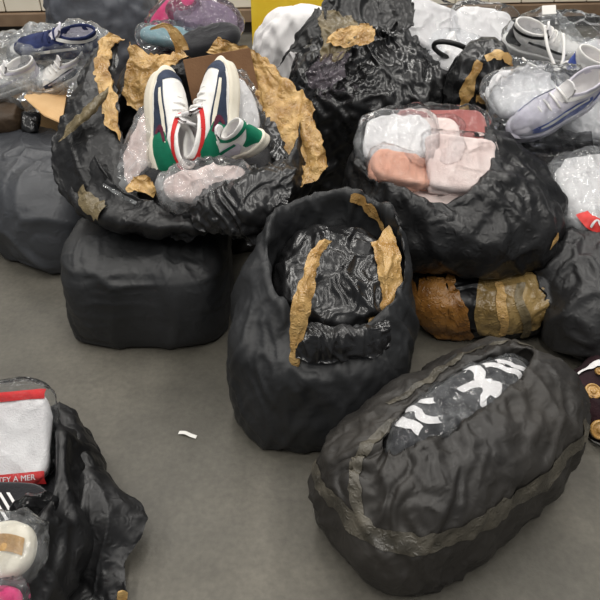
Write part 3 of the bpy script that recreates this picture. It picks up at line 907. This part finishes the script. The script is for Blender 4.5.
# gold band along the right rim
flap(C, [[q(206, 50, 2.62), q(210, 44, 2.63), q(216, 38, 2.64)], [q(228, 64, 2.6), q(234, 54, 2.61), q(240, 46, 2.62)], [q(246, 84, 2.52), q(256, 70, 2.54), q(264, 58, 2.56)], [q(262, 112, 2.42), q(276, 96, 2.44), q(290, 80, 2.47)], [q(276, 140, 2.3), q(292, 124, 2.33), q(310, 104, 2.37)], [q(288, 168, 2.2), q(304, 156, 2.22), q(322, 138, 2.26)], [q(290, 192, 2.12), q(306, 184, 2.13), q(326, 172, 2.16)]],
     M['tape'], 'tape_flap', 44, 110, seed=8, layers=((.016, 14, 10), (.007, 34, 30)), ragged=.014)
flap(C, [[q(258, 118, 2.38), q(262, 112, 2.4), q(268, 108, 2.42)], [q(266, 140, 2.28), q(272, 136, 2.29), q(280, 134, 2.3)], [q(278, 164, 2.17), q(284, 160, 2.18), q(290, 160, 2.18)]], M['blackshine'], 'torn_flap', 20, 40, seed=12, layers=((.006, 30, 20),), ragged=.008)
# glossy black flap hanging over the front
flap(C, [[q(196, 222, 1.90), q(222, 236, 1.86), q(250, 242, 1.85), q(274, 226, 1.88)], [q(190, 206, 1.92), q(218, 212, 1.86), q(252, 214, 1.84), q(282, 208, 1.88)], [q(202, 190, 1.96), q(224, 190, 1.91), q(256, 188, 1.9), q(290, 194, 1.92)], [q(224, 182, 2.0), q(244, 176, 1.98), q(266, 170, 1.97), q(292, 176, 1.97)], [q(238, 178, 2.06), q(254, 168, 2.05), q(272, 164, 2.05), q(296, 168, 2.04)]],
     M['blackshine'], nu=80, nv=80, seed=15, layers=((.022, 8, 8), (.010, 28, 8, .7), (.010, 26, 8, -.6)), ragged=.016, hi=.016)
flap(C, [[q(164, 232, 1.92), q(178, 240, 1.9), q(196, 236, 1.9)], [q(160, 216, 1.95), q(176, 218, 1.92), q(198, 214, 1.92)], [q(166, 204, 1.99), q(178, 202, 1.97), q(196, 200, 1.97)]], M['smoke'], 'film_scrap_or_glint', 40, 40, seed=16, layers=((.014, 14, 14), (.006, 30, 26)))
# taped patch and crumpled tape on the front left
strip(C, CPt, [(82, 190), (92, 205), (104, 214)], [.03, .07, .05], M['tapeolive'], n=30, m=12, off=.012, rag=.3)
flap(C, [[q(128, 190, 2.02), q(138, 194, 2.01), q(150, 196, 2.01)], [q(126, 184, 2.04), q(138, 185, 2.03), q(152, 188, 2.03)], [q(134, 178, 2.07), q(142, 178, 2.06), q(150, 180, 2.06)]], M['tape'], 'tape_flap', 30, 24, seed=18, layers=((.012, 24, 24),), ragged=.012)
flap(C, [[q(102, 186, 2.0), q(120, 197, 1.98), q(140, 208, 1.97)], [q(103, 183, 2.01), q(121, 193, 1.99), q(142, 205, 1.98)]], M['clearmilk'], 'film_scrap_or_glint', 40, 10, seed=19, layers=((.003, 30, 30),), ragged=.002, hi=.003)  # thin milky strip standing in for a bright specular streak
# tape on the tall glossy bag
GT = ((.012, 20, 20), (.006, 40, 36))
flap(G, [[q(318, 60, 2.78), q(334, 62, 2.77), q(352, 52, 2.78)], [q(322, 40, 2.84), q(340, 40, 2.82), q(358, 36, 2.83)], [q(318, 20, 2.93), q(336, 22, 2.91), q(360, 26, 2.9)], [q(322, 8, 2.99), q(338, 12, 2.98), q(352, 18, 2.97)]], M['tapeolive'], 'tape_flap', 50, 50, seed=31, layers=GT, ragged=.014)
flap(G, [[q(326, 42, 2.8), q(340, 46, 2.79), q(358, 46, 2.79), q(374, 38, 2.8)], [q(330, 34, 2.83), q(344, 36, 2.82), q(360, 34, 2.82), q(376, 30, 2.83)], [q(336, 28, 2.86), q(350, 26, 2.86), q(366, 24, 2.86), q(374, 24, 2.87)]], M['tape'], 'tape_flap', 50, 30, seed=33, layers=GT, ragged=.012)
flap(G, [[q(306, 84, 2.74), q(326, 86, 2.72), q(346, 78, 2.73)], [q(310, 70, 2.77), q(328, 70, 2.75), q(346, 66, 2.76)], [q(318, 56, 2.8), q(332, 54, 2.79), q(350, 52, 2.79)]], M['mauve'], 'film_scrap_or_glint', 50, 40, seed=34, layers=GT, ragged=.012)
flap(G, [[q(320, 8, 3.0), q(350, 18, 2.97), q(384, 30, 2.94), q(412, 24, 2.96)], [q(324, -4, 3.05), q(352, 2, 3.03), q(386, 14, 3.0), q(414, 12, 3.0)], [q(330, -14, 3.1), q(356, -12, 3.1), q(388, 0, 3.08), q(412, 2, 3.06)]], M['blackdeep'], 'torn_flap', 70, 40, seed=35, layers=((.02, 10, 8), (.01, 24, 20)))
flap(G, [[q(398, 30, 2.92), q(406, 30, 2.92), q(414, 26, 2.93)], [q(396, 5, 3.0), q(406, 4, 3.0), q(414, 2, 3.0)], [q(394, -20, 3.06), q(403, -20, 3.06), q(412, -20, 3.06)]], M['blackdeep'], 'torn_flap', 24, 40, seed=36, layers=((.01, 20, 10),))
flap(G, [[q(276, 70, 2.9), q(284, 58, 2.9), q(296, 52, 2.88)], [q(288, 50, 2.92), q(298, 42, 2.9), q(314, 40, 2.86)], [q(306, 26, 2.96), q(312, 22, 2.95), q(324, 22, 2.92)], [q(314, 8, 3.0), q(320, 6, 3.0), q(328, 8, 2.98)]], M['blackdeep'], 'torn_flap', 40, 50, seed=37, layers=((.016, 12, 10), (.008, 26, 20)))
# ------------------------------------------------------------------ bag at the lower left with its contents
def qz(px, py, z):
    """point seen at a photo position, z metres above the floor"""
    u, v = (px - 300) / FPX, (py - 300) / FPX
    t = (z - CAM_H) / (-SP - v * CP)
    return np.array((u * t, (CP - v * SP) * t, z))


def r_mod(P, th, t, R):
    P = P.copy()
    P[..., 2] += band(t, 5, 1.2) * (.02 * noise3(np.stack([np.cos(th) * 2, np.sin(th) * 2, t * .2], -1), 2, 3) + lobes(th, [(30, 30, .03)]))
    return P


Rb, RP = bag('trash_bag', [(-.86, 1.02, .004, .02, .02, 3), (-.86, 1.02, .004, .26, .3, 2.6), (-.86, 1.02, .04, .31, .35, 2.6), (-.86, 1.03, .11, .31, .36, 2.5), (-.86, 1.03, .18, .27, .33, 2.4), (-.86, 1.03, .215, .24, .3, 2.3), (-.86, 1.03, .2, .23, .29, 2.3), (-.86, 1.03, .1, .23, .28, 2.3), (-.86, 1.03, .05, .2, .25, 2), (-.86, 1.03, .045, .02, .02, 2)],
             M['blackdeep'], 'open black bag at the lower left holding a red-trimmed white jersey', mod=r_mod, seed=91, eu=.05, ev=.04, hi=.016)
flap(Rb, [[q(40, 625, .86), q(66, 625, .84), q(96, 620, .82), q(126, 612, .82)], [q(52, 565, .95), q(76, 566, .93), q(102, 566, .92), q(126, 566, .92)], [q(56, 515, 1.04), q(82, 512, 1.02), q(112, 512, 1.02), q(146, 514, 1.05)], [q(54, 462, 1.16), q(74, 462, 1.15), q(96, 466, 1.15), q(114, 478, 1.15)],
         [q(50, 428, 1.26), q(66, 428, 1.25), q(84, 434, 1.25), q(100, 448, 1.25)], [q(50, 404, 1.34), q(60, 399, 1.36), q(72, 408, 1.35), q(86, 426, 1.33)]],
     M['blackdeep'], nu=80, nv=110, seed=93, layers=((.014, 9, 2), (.003, 24, 5)), ragged=.008, eu=.03, hi=.006)
flap(Rb, [[q(116, 600, .84), q(120, 602, .84), q(126, 604, .84)], [q(117, 592, .85), q(122, 591, .85), q(127, 594, .85)]], M['tape'], 'tape_flap', 12, 8, seed=94, layers=((.003, 30, 30),), ragged=.003, hi=.003)
pillow_bed, _ = pillow('folded_clothes', (-.87, 1.06, .09), UP, .21, .27, .10, M['blackcloth'], None, seed=6, n=2.4)
tag(pillow_bed, 'black clothes filling the bag at the lower left under the jersey', 'clothes')
JF = frame((1, .05, .09), (0, -.62, .78))
jc = q(4, 440, 1.2)
jers = empty('folded_jersey', tuple(jc - np.array((0, 0, .05))), 'folded white jersey with red lettered hem in clear film, lower left', 'clothes')
jg, jP = pillow('garment', jc, JF, .128, .125, .06, M['white'], jers, n=4.5, seed=3, layers=((.007, 7, 7), (.003, 18, 18)))
def on_jersey(x, y, z):
    return jc + JF @ np.array((x, y, z))


def jersey_band(name, y0, y1, edge):
    zs = .036
    xs = (-.128, -.09, 0, .09, .122)
    rows = [[on_jersey(x, y0 if k == 0 else (y0 + y1) / 2 if k == 1 else y1, (zs - (.014 if abs(x) > .1 else .0)) - (edge if k == (0 if y0 < 0 else 2) else 0)) for x in xs] for k in range(3)]
    g_ = sheet(rows, 50, 12)
    return mkgrid(name, g_ + normals(g_, False) * (.002 * noise3(g_, 40, 3))[..., None], False, M['red'], jers)


hem = jersey_band('red_hem', -.128, -.094, .014)
jersey_band('red_collar', .1, .128, .012)


def lettering(text, centre, Fm, size, material, parent):
    cu = bpy.data.curves.new('lettering', 'FONT')
    cu.body = text
    cu.size = size
    cu.align_x = 'CENTER'
    cu.align_y = 'CENTER'
    cu.extrude = .0006
    tmp = bpy.data.objects.new('lettering_source', cu)
    COL.objects.link(tmp)
    dg = bpy.context.evaluated_depsgraph_get()
    me = bpy.data.meshes.new_from_object(tmp.evaluated_get(dg))
    Vt = np.array([v.co[:] for v in me.vertices])
    Ft = [list(p.vertices) for p in me.polygons]
    bpy.data.objects.remove(tmp)
    bpy.data.curves.remove(cu)
    bpy.data.meshes.remove(me)
    return mk('lettering', Vt @ Fm.T + np.array(centre), Ft, material, parent, smooth=False)


lettering('TEY A MER', on_jersey(.055, -.109, .0405), frame(JF[:, 0], JF[:, 2] - .12 * JF[:, 1]), .021, M['white'], hem)
pillow('clear_wrapper', jc + np.array((0, .01, .01)), JF, .14, .15, .09, M['clearlight'], jers, n=3.6, seed=8, layers=((.010, 12, 12), (.006, 26, 26)), hi=.01, eu=.06)
sg = empty('folded_shirt', tuple(qz(8, 506, .14)), 'black shirt with white stripes under the jersey, lower left', 'clothes')
sgm, sgP = pillow('garment', qz(4, 508, .165), frame((1, 0, 0), (0, -.3, .95)), .11, .06, .05, M['blackcloth'], sg, n=3.5, seed=12)
SF = frame((1, 0, 0), (0, -.3, .95))
for k_ in range(3):
    xk = -.035 + k_ * .022
    rows = [[qz(4, 508, .165) + SF @ np.array((xk + .06 * (1 - t_) + w_, -.04 + .07 * t_, .031)) for w_ in (0, .009)] for t_ in (0, .5, 1)]
    mkgrid('white_stripe', sheet(rows, 4, 10), False, M['white'], sgm)
wrapped('packed_shirt', 'bunched smoky film package beside the striped shirt, lower left', 'clothes', qz(37, 512, .2), frame((.6, .4, -.4), (0, -.6, .8)), .045, .03, .03, M['blackcloth'], M['smoke'], 41, n=2.4)
wg, wgP, _ = wrapped('packed_accessory', 'crinkled clear pouch with a gold and cream item, lower left', 'pouch', qz(6, 550, .225), frame((1, 0, .1), (0, -.4, .9)), .07, .065, .05, M['cream'], M['clear'], 43, n=2.2, part='item', grow=1.2, gl=((.003, 10, 10),), film_layers=((.014, 14, 14), (.008, 28, 28)))
GF = frame((1, 0, .1), (0, -.4, .9))
rows = [[qz(6, 550, .225) + GF @ np.array((x_, y_ + .012 * math.cos(x_ * 30), .031 - .12 * max(0, abs(x_) - .03))) for x_ in (-.06, -.03, 0, .03, .055)] for y_ in (-.018, 0, .02)]
mkgrid('gold_band', sheet(rows, 30, 10), False, M['gold'], wg)
wrapped('packed_shirt', 'pink cloth in film at the bottom left corner', 'clothes', qz(0, 602, .19), frame((1, 0, 0), (0, -.5, .85)), .05, .035, .03, M['hotpink'], M['clear'], 45, n=2.6)

# ------------------------------------------------------------------ paper scrap on the floor
sc = sheet([[(-.391, 1.405, .004), (-.37, 1.400, .009), (-.35, 1.392, .006), (-.332, 1.386, .004)], [(-.388, 1.418, .004), (-.367, 1.413, .009), (-.347, 1.405, .006), (-.329, 1.399, .004)]], 16, 4)
sc = np.concatenate([sc, sc[::-1] + np.array((0, 0, -.0015))], 0)
tag(mkgrid('paper_scrap', sc, False, M['paper']), 'narrow white paper scrap lying on the bare floor', 'scrap')

# ------------------------------------------------------------------ dark bundle with gold medallions, right edge
jk, jkP = pillow('embellished_jacket', (1.07, 1.53, .06), frame((.8, .6, 0), (-.12, -.15, 1)), .21, .16, .11, M['wine'], None, n=3.2, seed=17, layers=((.022, 7, 7), (.012, 18, 5, .7), (.010, 18, 5, -.6)))
jkP = jkP
tag(jk, 'dark wine jacket with gold medallions on the floor at the right edge', 'clothes')
for (mx, my, mr_) in ((591, 391, .026), (600, 428, .03), (584, 420, .012), (597, 372, .012), (628, 400, .026), (640, 432, .026)):
    u_, v_ = spot(jkP, mx, my)
    pc = sample(jkP, np.array([u_]), np.array([v_]))[0]
    nc = sample(normals(jkP, True), np.array([u_]), np.array([v_]))[0]
    nc = nc + np.array((-.25, -.6, .5)); nc /= np.linalg.norm(nc)
    fm_ = frame((1, 0, 0), nc)
    disc = loft([(0, 0, -.004, mr_, mr_, 2), (0, 0, .003, mr_, mr_, 2), (0, 0, .006, mr_ * .93, mr_ * .93, 2), (0, 0, .006, mr_ * .8, mr_ * .8, 2), (0, 0, .002, mr_ * .72, mr_ * .72, 2), (0, 0, .003, mr_ * .4, mr_ * .4, 2), (0, 0, .007, mr_ * .3, mr_ * .3, 2), (0, 0, .008, .002, .002, 2)], 28, 26)
    mkgrid('gold_medallion', disc @ fm_.T + pc + nc * .006, True, M['gold'], jk, True, True)
strip(jk, jkP, [(578, 376), (588, 370), (600, 363)], [.006, .014, .02], M['white'], 'white_piping', n=20, m=5, off=.008)
strip(jk, jkP, [(584, 436), (592, 442), (600, 450)], [.008, .012, .014], M['white'], 'white_piping', n=20, m=5, off=.008)

# ------------------------------------------------------------------ right side: clear pouches, small taped bag
jw, jwP, jwW = wrapped('packed_garment', 'pale garment with red label in milky film at the right edge', 'clothes', (1.2, 2.24, .415), frame((1, .2, -.1), (-.15, -.45, .9)), .22, .19, .08, M['white'], M['clearmilk'], 51, n=2.8, gl=((.014, 8, 8), (.006, 18, 18)), film_layers=((.018, 9, 9), (.009, 20, 18)))
rl = strip(jw, jwW, [(582, 214), (591, 222), (602, 230)], [.05, .055, .05], M['redlabel'], 'red_label', n=20, m=10, off=.006)
strip(rl, jwW, [(592, 226), (596, 222), (599, 226)], [.008, .01, .008], M['white'], 'label_mark', n=12, m=4, off=.010)


def shoe_frame(fwd, up):
    return frame(np.cross(np.array(fwd, float), np.array(up, float)), up)


sneaker('white mesh sneaker with blue side panel in the clear pouch at the right', q(552, 116, 2.52), shoe_frame((-.88, -.42, -.12), (-.15, -.6, .8)), .4, M['lilac'], M['lilac'], M['lilac'], M['blue'], M['blue'], M['offwhite'], M['white'], M['offwhite'])
sneaker('white sneaker with blue heel at the right edge behind the mesh sneaker', q(598, 84, 2.8), shoe_frame((.9, -.35, 0), (.1, -.5, .85)), .34, M['offwhite'], M['offwhite'], M['white'], M['blue'], M['blue'], M['offwhite'], M['white'], M['offwhite'])
ck, _ = pillow('clear_pouch', q(556, 108, 2.56), frame((1, .1, -.1), (0, -.5, .85)), .27, .17, .22, M['clear'], None, n=2.6, nu=110, nv=70, seed=55, layers=((.022, 7, 7), (.012, 28, 7, .7), (.012, 26, 7, -.7)), hi=.014, eu=.07)
tag(ck, 'large crinkled clear pouch around the blue and white mesh sneaker', 'pouch')
flap(K0, [[q(512, 150, 2.42), q(540, 160, 2.36), q(566, 168, 2.32), q(596, 172, 2.32)], [q(508, 138, 2.48), q(536, 144, 2.43), q(564, 148, 2.4), q(594, 150, 2.4)], [q(516, 130, 2.53), q(540, 132, 2.5), q(564, 130, 2.48), q(590, 132, 2.48)]], M['smoke'], 'torn_flap', 60, 30, seed=57, layers=((.014, 10, 10), (.007, 22, 20)))

for c_, fr_, sz_, lab_, sd in [  # white shirts added behind the clear film so the pouch looks bright
    (q(522, 92, 2.62), frame((1, .2, .2), (-.1, -.5, .85)), (.13, .1, .045), 'white tissue-like shirt in the pouch left of the mesh sneaker collar', 151),
    (q(590, 118, 2.62), frame((1, .2, -.1), (.1, -.5, .85)), (.12, .1, .05), 'white shirt in the pouch right of the mesh sneaker', 153)]:
    wrapped('folded_shirt', lab_, 'clothes', c_, fr_, *sz_, M['white'], M['clear'], sd, n=3.6, gl=((.022, 7, 7), (.012, 20, 5, .7), (.012, 20, 5, -.6)))
Lb, LP = bag('trash_bag', [(.80, 2.98, .004, .02, .02, 3), (.80, 2.98, .004, .12, .12, 2.5), (.80, 2.98, .06, .16, .16, 2.5), (.80, 2.95, .35, .17, .17, 2.5), (.79, 2.89, .58, .15, .13, 2.4), (.79, 2.87, .72, .12, .1, 2.2), (.80, 2.88, .80, .075, .065, 2), (.80, 2.89, .825, .01, .01, 2)],
             M['blackshine'], 'small upright black bag banded with tan tape between white sneakers', seed=95, nu=120, nv=100, eu=.06, ev=.05, hi=.014, avoid=[bvh_of(FP), bvh_of(GP), bvh_of(K0P)], layers=((.02, 10, 8), (.01, 20, 16)))
for pts, w_, mm_ in [([(480, 62), (472, 78), (466, 94), (464, 112)], [.03, .045, .05, .04], 'tape'), ([(486, 58), (496, 54), (506, 58), (514, 66)], [.03, .035, .035, .03], 'tape'), ([(510, 66), (506, 84), (500, 102), (494, 118)], [.03, .035, .035, .03], 'tapedark'), ([(476, 96), (484, 98), (494, 100)], [.035, .045, .035], 'tape')]:
    strip(Lb, LP, pts, w_, M[mm_], n=30, m=8, off=.006, rag=.35, seed=len(pts[0]) + pts[0][0])

# ------------------------------------------------------------------ white heap at the back right
M0, M0P = bag('trash_bag', [(1.12, 3.56, .004, .02, .02, 3), (1.12, 3.56, .004, .44, .24, 2.8), (1.12, 3.56, .08, .54, .3, 2.8), (1.12, 3.56, .35, .56, .32, 2.6), (1.12, 3.56, .54, .5, .29, 2.4), (1.12, 3.56, .63, .36, .2, 2.2), (1.12, 3.56, .65, .02, .02, 2)],
               M['blackdeep'], 'wide dark bag at the back right under the heap of white clothes', seed=97, nu=120, nv=70, avoid=[bvh_of(Lb and LP), bvh_of(GP), bvh_of(K0P)])
for c_, fr_, sz_, n_, lab_, sd in [
    (q(428, 30, 3.2), frame((1, .1, -.35), (0, -.6, .8)), (.17, .13, .09), 3.6, 'crumpled white shirt beside the tall glossy bag at the back', 61),
    (q(462, 60, 3.08), frame((1, -.2, -.2), (0, -.5, .85)), (.17, .12, .09), 3, 'white shirt under the black cord loop at the back', 63),
    (q(484, 34, 3.25), frame((1, .2, -.2), (.1, -.6, .8)), (.16, .12, .1), 3.8, 'folded white shirt left of the black-heeled sneaker at the back', 65),
    (q(590, 68, 3.05), frame((1, .2, .1), (.1, -.5, .8)), (.16, .12, .1), 3, 'white shirt in film at the upper right edge', 67)]:
    wrapped('folded_shirt', lab_, 'clothes', c_, fr_, *sz_, M['white'], M['clearlight'] if sd != 67 else M['clear'], sd, n=n_, gl=((.018, 6, 6), (.010, 20, 5, .7), (.010, 20, 5, -.6)), film_layers=CRINK)
cl = [q(455 + 21 * math.cos(a) + 3 * math.sin(a), 52 + 9 * math.sin(a) + 5 * math.cos(a), 2.98 - .06 * math.sin(-a)) for a in np.linspace(0, 2 * PI, 14)[:-1]]
co_ = tube('cable_loop', cl, .011, M['rubber'], None, 80, 8, closed=True)
tag(co_, 'black cord loop lying on the white clothes at the back', 'cord')
sneaker('white sneaker with black heel in drawstring pouch at the back right', q(540, 52, 3.02), shoe_frame((.96, -.2, -.05), (.05, -.6, .8)), .36, M['offwhite'], M['offwhite'], M['white'], M['rubber'], M['offwhite'], M['rubber'], M['white'], M['offwhite'])
dw = empty('drawstring_pouch', tuple(q(552, 92, 2.95)), 'clear drawstring pouch around the black-heeled sneaker', 'pouch')
pillow('pouch_film', q(556, 50, 3.03), frame((1, .05, .0), (0, -.6, .8)), .25, .17, .22, M['clearlight'], dw, n=2.4, nu=110, nv=70, seed=71, layers=((.02, 7, 7), (.012, 28, 7, .7), (.012, 26, 7, -.7)), hi=.012, eu=.07)
flap(dw, [[q(530, 34, 2.96), q(552, 34, 2.95), q(590, 44, 2.96)], [q(538, 20, 3.02), q(550, 18, 3.01), q(572, 24, 3.02)], [q(542, 10, 3.06), q(549, 9, 3.06), q(557, 11, 3.06)]], M['clearmilk'], 'pouch_neck', 40, 40, seed=72, layers=((.012, 24, 8),))
tv, tfc = box(-.03, .03, -.004, .004, -.02, .02)
bevel(mk('neck_tag', tv @ frame((1, 0, .05), (0, .6, .8)).T + q(549, 10, 3.04), tfc, M['paper'], dw, smooth=False), .002)
tube('cord', [q(545, 26, 2.94), q(547, 45, 2.88), q(553, 62, 2.84), q(558, 70, 2.82), q(563, 60, 2.84), q(564, 45, 2.88), q(563, 34, 2.92)], .007, M['cordw'], dw, 50, 8)
tube('cord', [q(557, 71, 2.82), q(545, 70, 2.82), q(530, 64, 2.84), q(522, 58, 2.86)], .006, M['cordw'], dw, 30, 8)

# ------------------------------------------------------------------ upper left: carton, clear pouches and shoes
cx_ = empty('cardboard_box', (-1.32, 3.44, 0), 'tan cardboard box with open flap behind the grey bag', 'box')
for nm, bx_ in (('side', (-1.6, -1.04, 3.25, 3.256, 0, .5)), ('side', (-1.6, -1.04, 3.63, 3.636, 0, .5)), ('side', (-1.046, -1.04, 3.256, 3.63, 0, .5)), ('side', (-1.6, -1.594, 3.256, 3.63, 0, .5)), ('bottom', (-1.594, -1.046, 3.256, 3.63, .002, .008))):
    V, Fc = box(*bx_)
    mk(nm, V, Fc, M['cardlight'], cx_, smooth=False)
a0, b0, c0, d0 = q(24, 98, 2.9), q(36, 84, 3.12), q(68, 86, 3.12), q(62, 124, 2.76)
e0 = q(44, 116, 2.8)
th_ = np.array((0, .004, .005))
VV = np.array([a0, e0, d0, c0, b0, a0 + th_, e0 + th_, d0 + th_, c0 + th_, b0 + th_])
mk('flap', VV, [(0, 1, 2, 3, 4), (9, 8, 7, 6, 5)] + [(i, i + 5, (i + 1) % 5 + 5, (i + 1) % 5) for i in range(5)], M['cardlight'], cx_, smooth=False)
br, _ = pillow('nylon_bag', q(0, 116, 2.93), frame((1, .1, -.1), (0, -.4, .9)), .10, .09, .13, M['brown'], None, n=2.6, seed=73, layers=((.016, 8, 8), (.006, 18, 18)))
tag(br, 'dark brown nylon bag at the left edge above the grey bag', 'bag')
bk, _ = pillow('plastic_bag', q(31, 122, 2.9), frame((1, .1, -.3), (0, -.5, .85)), .04, .05, .06, M['blackshine'], None, n=2.4, seed=74, layers=((.02, 14, 14), (.01, 26, 26)), nu=80, nv=50)
tag(bk, 'small crumpled dark plastic bag beside the cardboard flap', 'bag')
bed, _ = pillow('folded_clothes', (-1.32, 3.44, .48), UP, .24, .16, .22, M['white'], None, seed=75, n=3)
tag(bed, 'white clothes heaped in the cardboard box', 'clothes')
sneaker('navy knit shoe with white sole lying in film, upper left', q(60, 58, 3.12), shoe_frame((-.98, -.1, 0), (.12, -.45, .88)), .4, M['offwhite'], M['navyknit'], M['navyknit'], M['navyknit'], M['navyknit'], M['offwhite'], M['lilac'], M['navyknit'], name='shoe')
sneaker('white sneaker with blue-grey marks in film below the navy shoe', q(64, 79, 3.08), shoe_frame((-.8, -.5, -.15), (.0, -.6, .8)), .3, M['offwhite'], M['offwhite'], M['white'], M['lilac'], M['navy'], M['lilac'], M['white'], M['offwhite'])
sneaker('white sneaker in film at the left edge above the brown bag', q(12, 88, 3.02), shoe_frame((-.9, -.4, 0), (0, -.5, .85)), .32, M['offwhite'], M['offwhite'], M['white'], M['lilac'], M['offwhite'], M['lilac'], M['white'], M['offwhite'])
for c_, sz_, sd, lab_ in [(q(62, 52, 3.14), (.24, .12, .2), 77, 'clear crinkled pouch around the navy knit shoe'), (q(60, 75, 3.1), (.17, .12, .15), 78, 'clear crinkled pouch around the blue-marked white sneaker'), (q(12, 72, 3.1), (.2, .2, .2), 79, 'clear crinkled pouch at the upper left edge')]:
    o, _ = pillow('clear_pouch', c_, frame((1, .05, .05), (0, -.45, .9)), *sz_, M['clearmilk'], None, n=2.5, nu=100, nv=60, seed=sd, layers=((.022, 7, 7), (.012, 28, 7, .7), (.012, 26, 7, -.7)), hi=.014, eu=.07)
    tag(o, lab_, 'pouch')

# ------------------------------------------------------------------ far back row
Ob, OP = bag('trash_bag', [(-1.22, 4.25, .004, .02, .02, 3), (-1.22, 4.25, .004, .28, .22, 3), (-1.22, 4.25, .06, .33, .28, 3.2), (-1.2, 4.25, .4, .34, .3, 3), (-1.2, 4.25, .7, .31, .28, 2.8), (-1.2, 4.25, .84, .2, .18, 2.4), (-1.2, 4.25, .87, .01, .01, 2)],
             M['slate'], 'slate grey closed bag standing far back at the upper left', seed=99, nu=110, nv=90, layers=((.02, 5, 5), (.008, 12, 10)))
P0, P0P = bag('trash_bag', [(-.6, 3.42, .004, .02, .02, 3), (-.6, 3.42, .004, .28, .22, 2.6), (-.6, 3.42, .08, .34, .27, 2.6), (-.6, 3.42, .35, .36, .28, 2.5), (-.57, 3.42, .55, .32, .26, 2.4), (-.54, 3.42, .64, .2, .17, 2.2), (-.54, 3.42, .66, .01, .01, 2)],
               M['blackdeep'], 'black bag behind the sneaker bag under the pink package', seed=101, nu=120, nv=80)
wrapped('packed_shirt', 'hot pink cloth in film at the top of the picture', 'clothes', q(172, 14, 3.42), frame((.7, .1, .6), (0, -.6, .8)), .14, .07, .07, M['hotpink'], M['clear'], 81, n=2.6, film_layers=((.018, 9, 9), (.009, 20, 18)))
wrapped('packed_shirt', 'pale teal cloth in film below the hot pink cloth', 'clothes', q(172, 36, 3.3), frame((1, .1, -.1), (0, -.6, .8)), .15, .05, .06, M['teal'], M['clear'], 83, n=2.6)
wrapped('packed_shirt', 'grey patterned cloth in crinkled film right of the hot pink cloth', 'clothes', q(206, 18, 3.42), frame((1, .1, -.3), (0, -.6, .8)), .16, .1, .08, M['lilac'], M['mauve'], 85, n=2.6, film_layers=((.02, 9, 9), (.01, 20, 18)))
dk, _ = pillow('cloth_bundle', q(208, 40, 3.24), frame((1, 0, .25), (0, -.4, .9)), .16, .08, .07, M['blackcloth'], None, n=2.4, seed=87)
tag(dk, 'black cloth bundle in front of the grey patterned package', 'clothes')
Qb, QP = bag('white_sack', [(.0, 3.62, .004, .02, .02, 3), (.0, 3.62, .004, .2, .16, 2.8), (.0, 3.62, .06, .25, .2, 3), (.0, 3.6, .35, .26, .2, 2.8), (.01, 3.58, .6, .24, .18, 2.8), (.03, 3.57, .76, .17, .12, 2.4), (.04, 3.57, .8, .05, .04, 2), (.04, 3.57, .81, .01, .01, 2)],
             M['white'], 'white sack standing behind the tall glossy bag', cat='sack', seed=103, nu=110, nv=90, avoid=[bvh_of(GP), bvh_of(P0P)], layers=((.03, 5, 4), (.014, 16, 4, .8), (.012, 16, 4, -.5)))
V, Fc = box(-.30, .16, 4.25, 4.6, 0, .74)
yb = bevel(mk('carton', V, Fc, M['yellow'], None, smooth=False), .006)
tag(yb, 'yellow carton standing behind the white sack', 'box')
mk('lid_seam', *box(-.301, .161, 4.418, 4.432, .7405, .742), M['cardlight'], yb, smooth=False)

# ------------------------------------------------------------------ look-alikes belong together
GROUPS = {'trash_bag': 'plastic bags piled on the floor', 'folded_shirt': 'folded shirts in the bags', 'packed_shirt': 'packed shirts in clear film', 'sneaker': 'sneakers in the bags',
          'clear_pouch': 'clear pouches around shoes', 'folded_clothes': 'clothes filling the bags', 'packed_garment': 'packed garments', 'plastic_bag': 'crumpled small plastic bags'}
for o in COL.objects:
    k = o.name.split('.')[0]
    if o.parent is None and k in GROUPS:
        o['group'] = GROUPS[k]
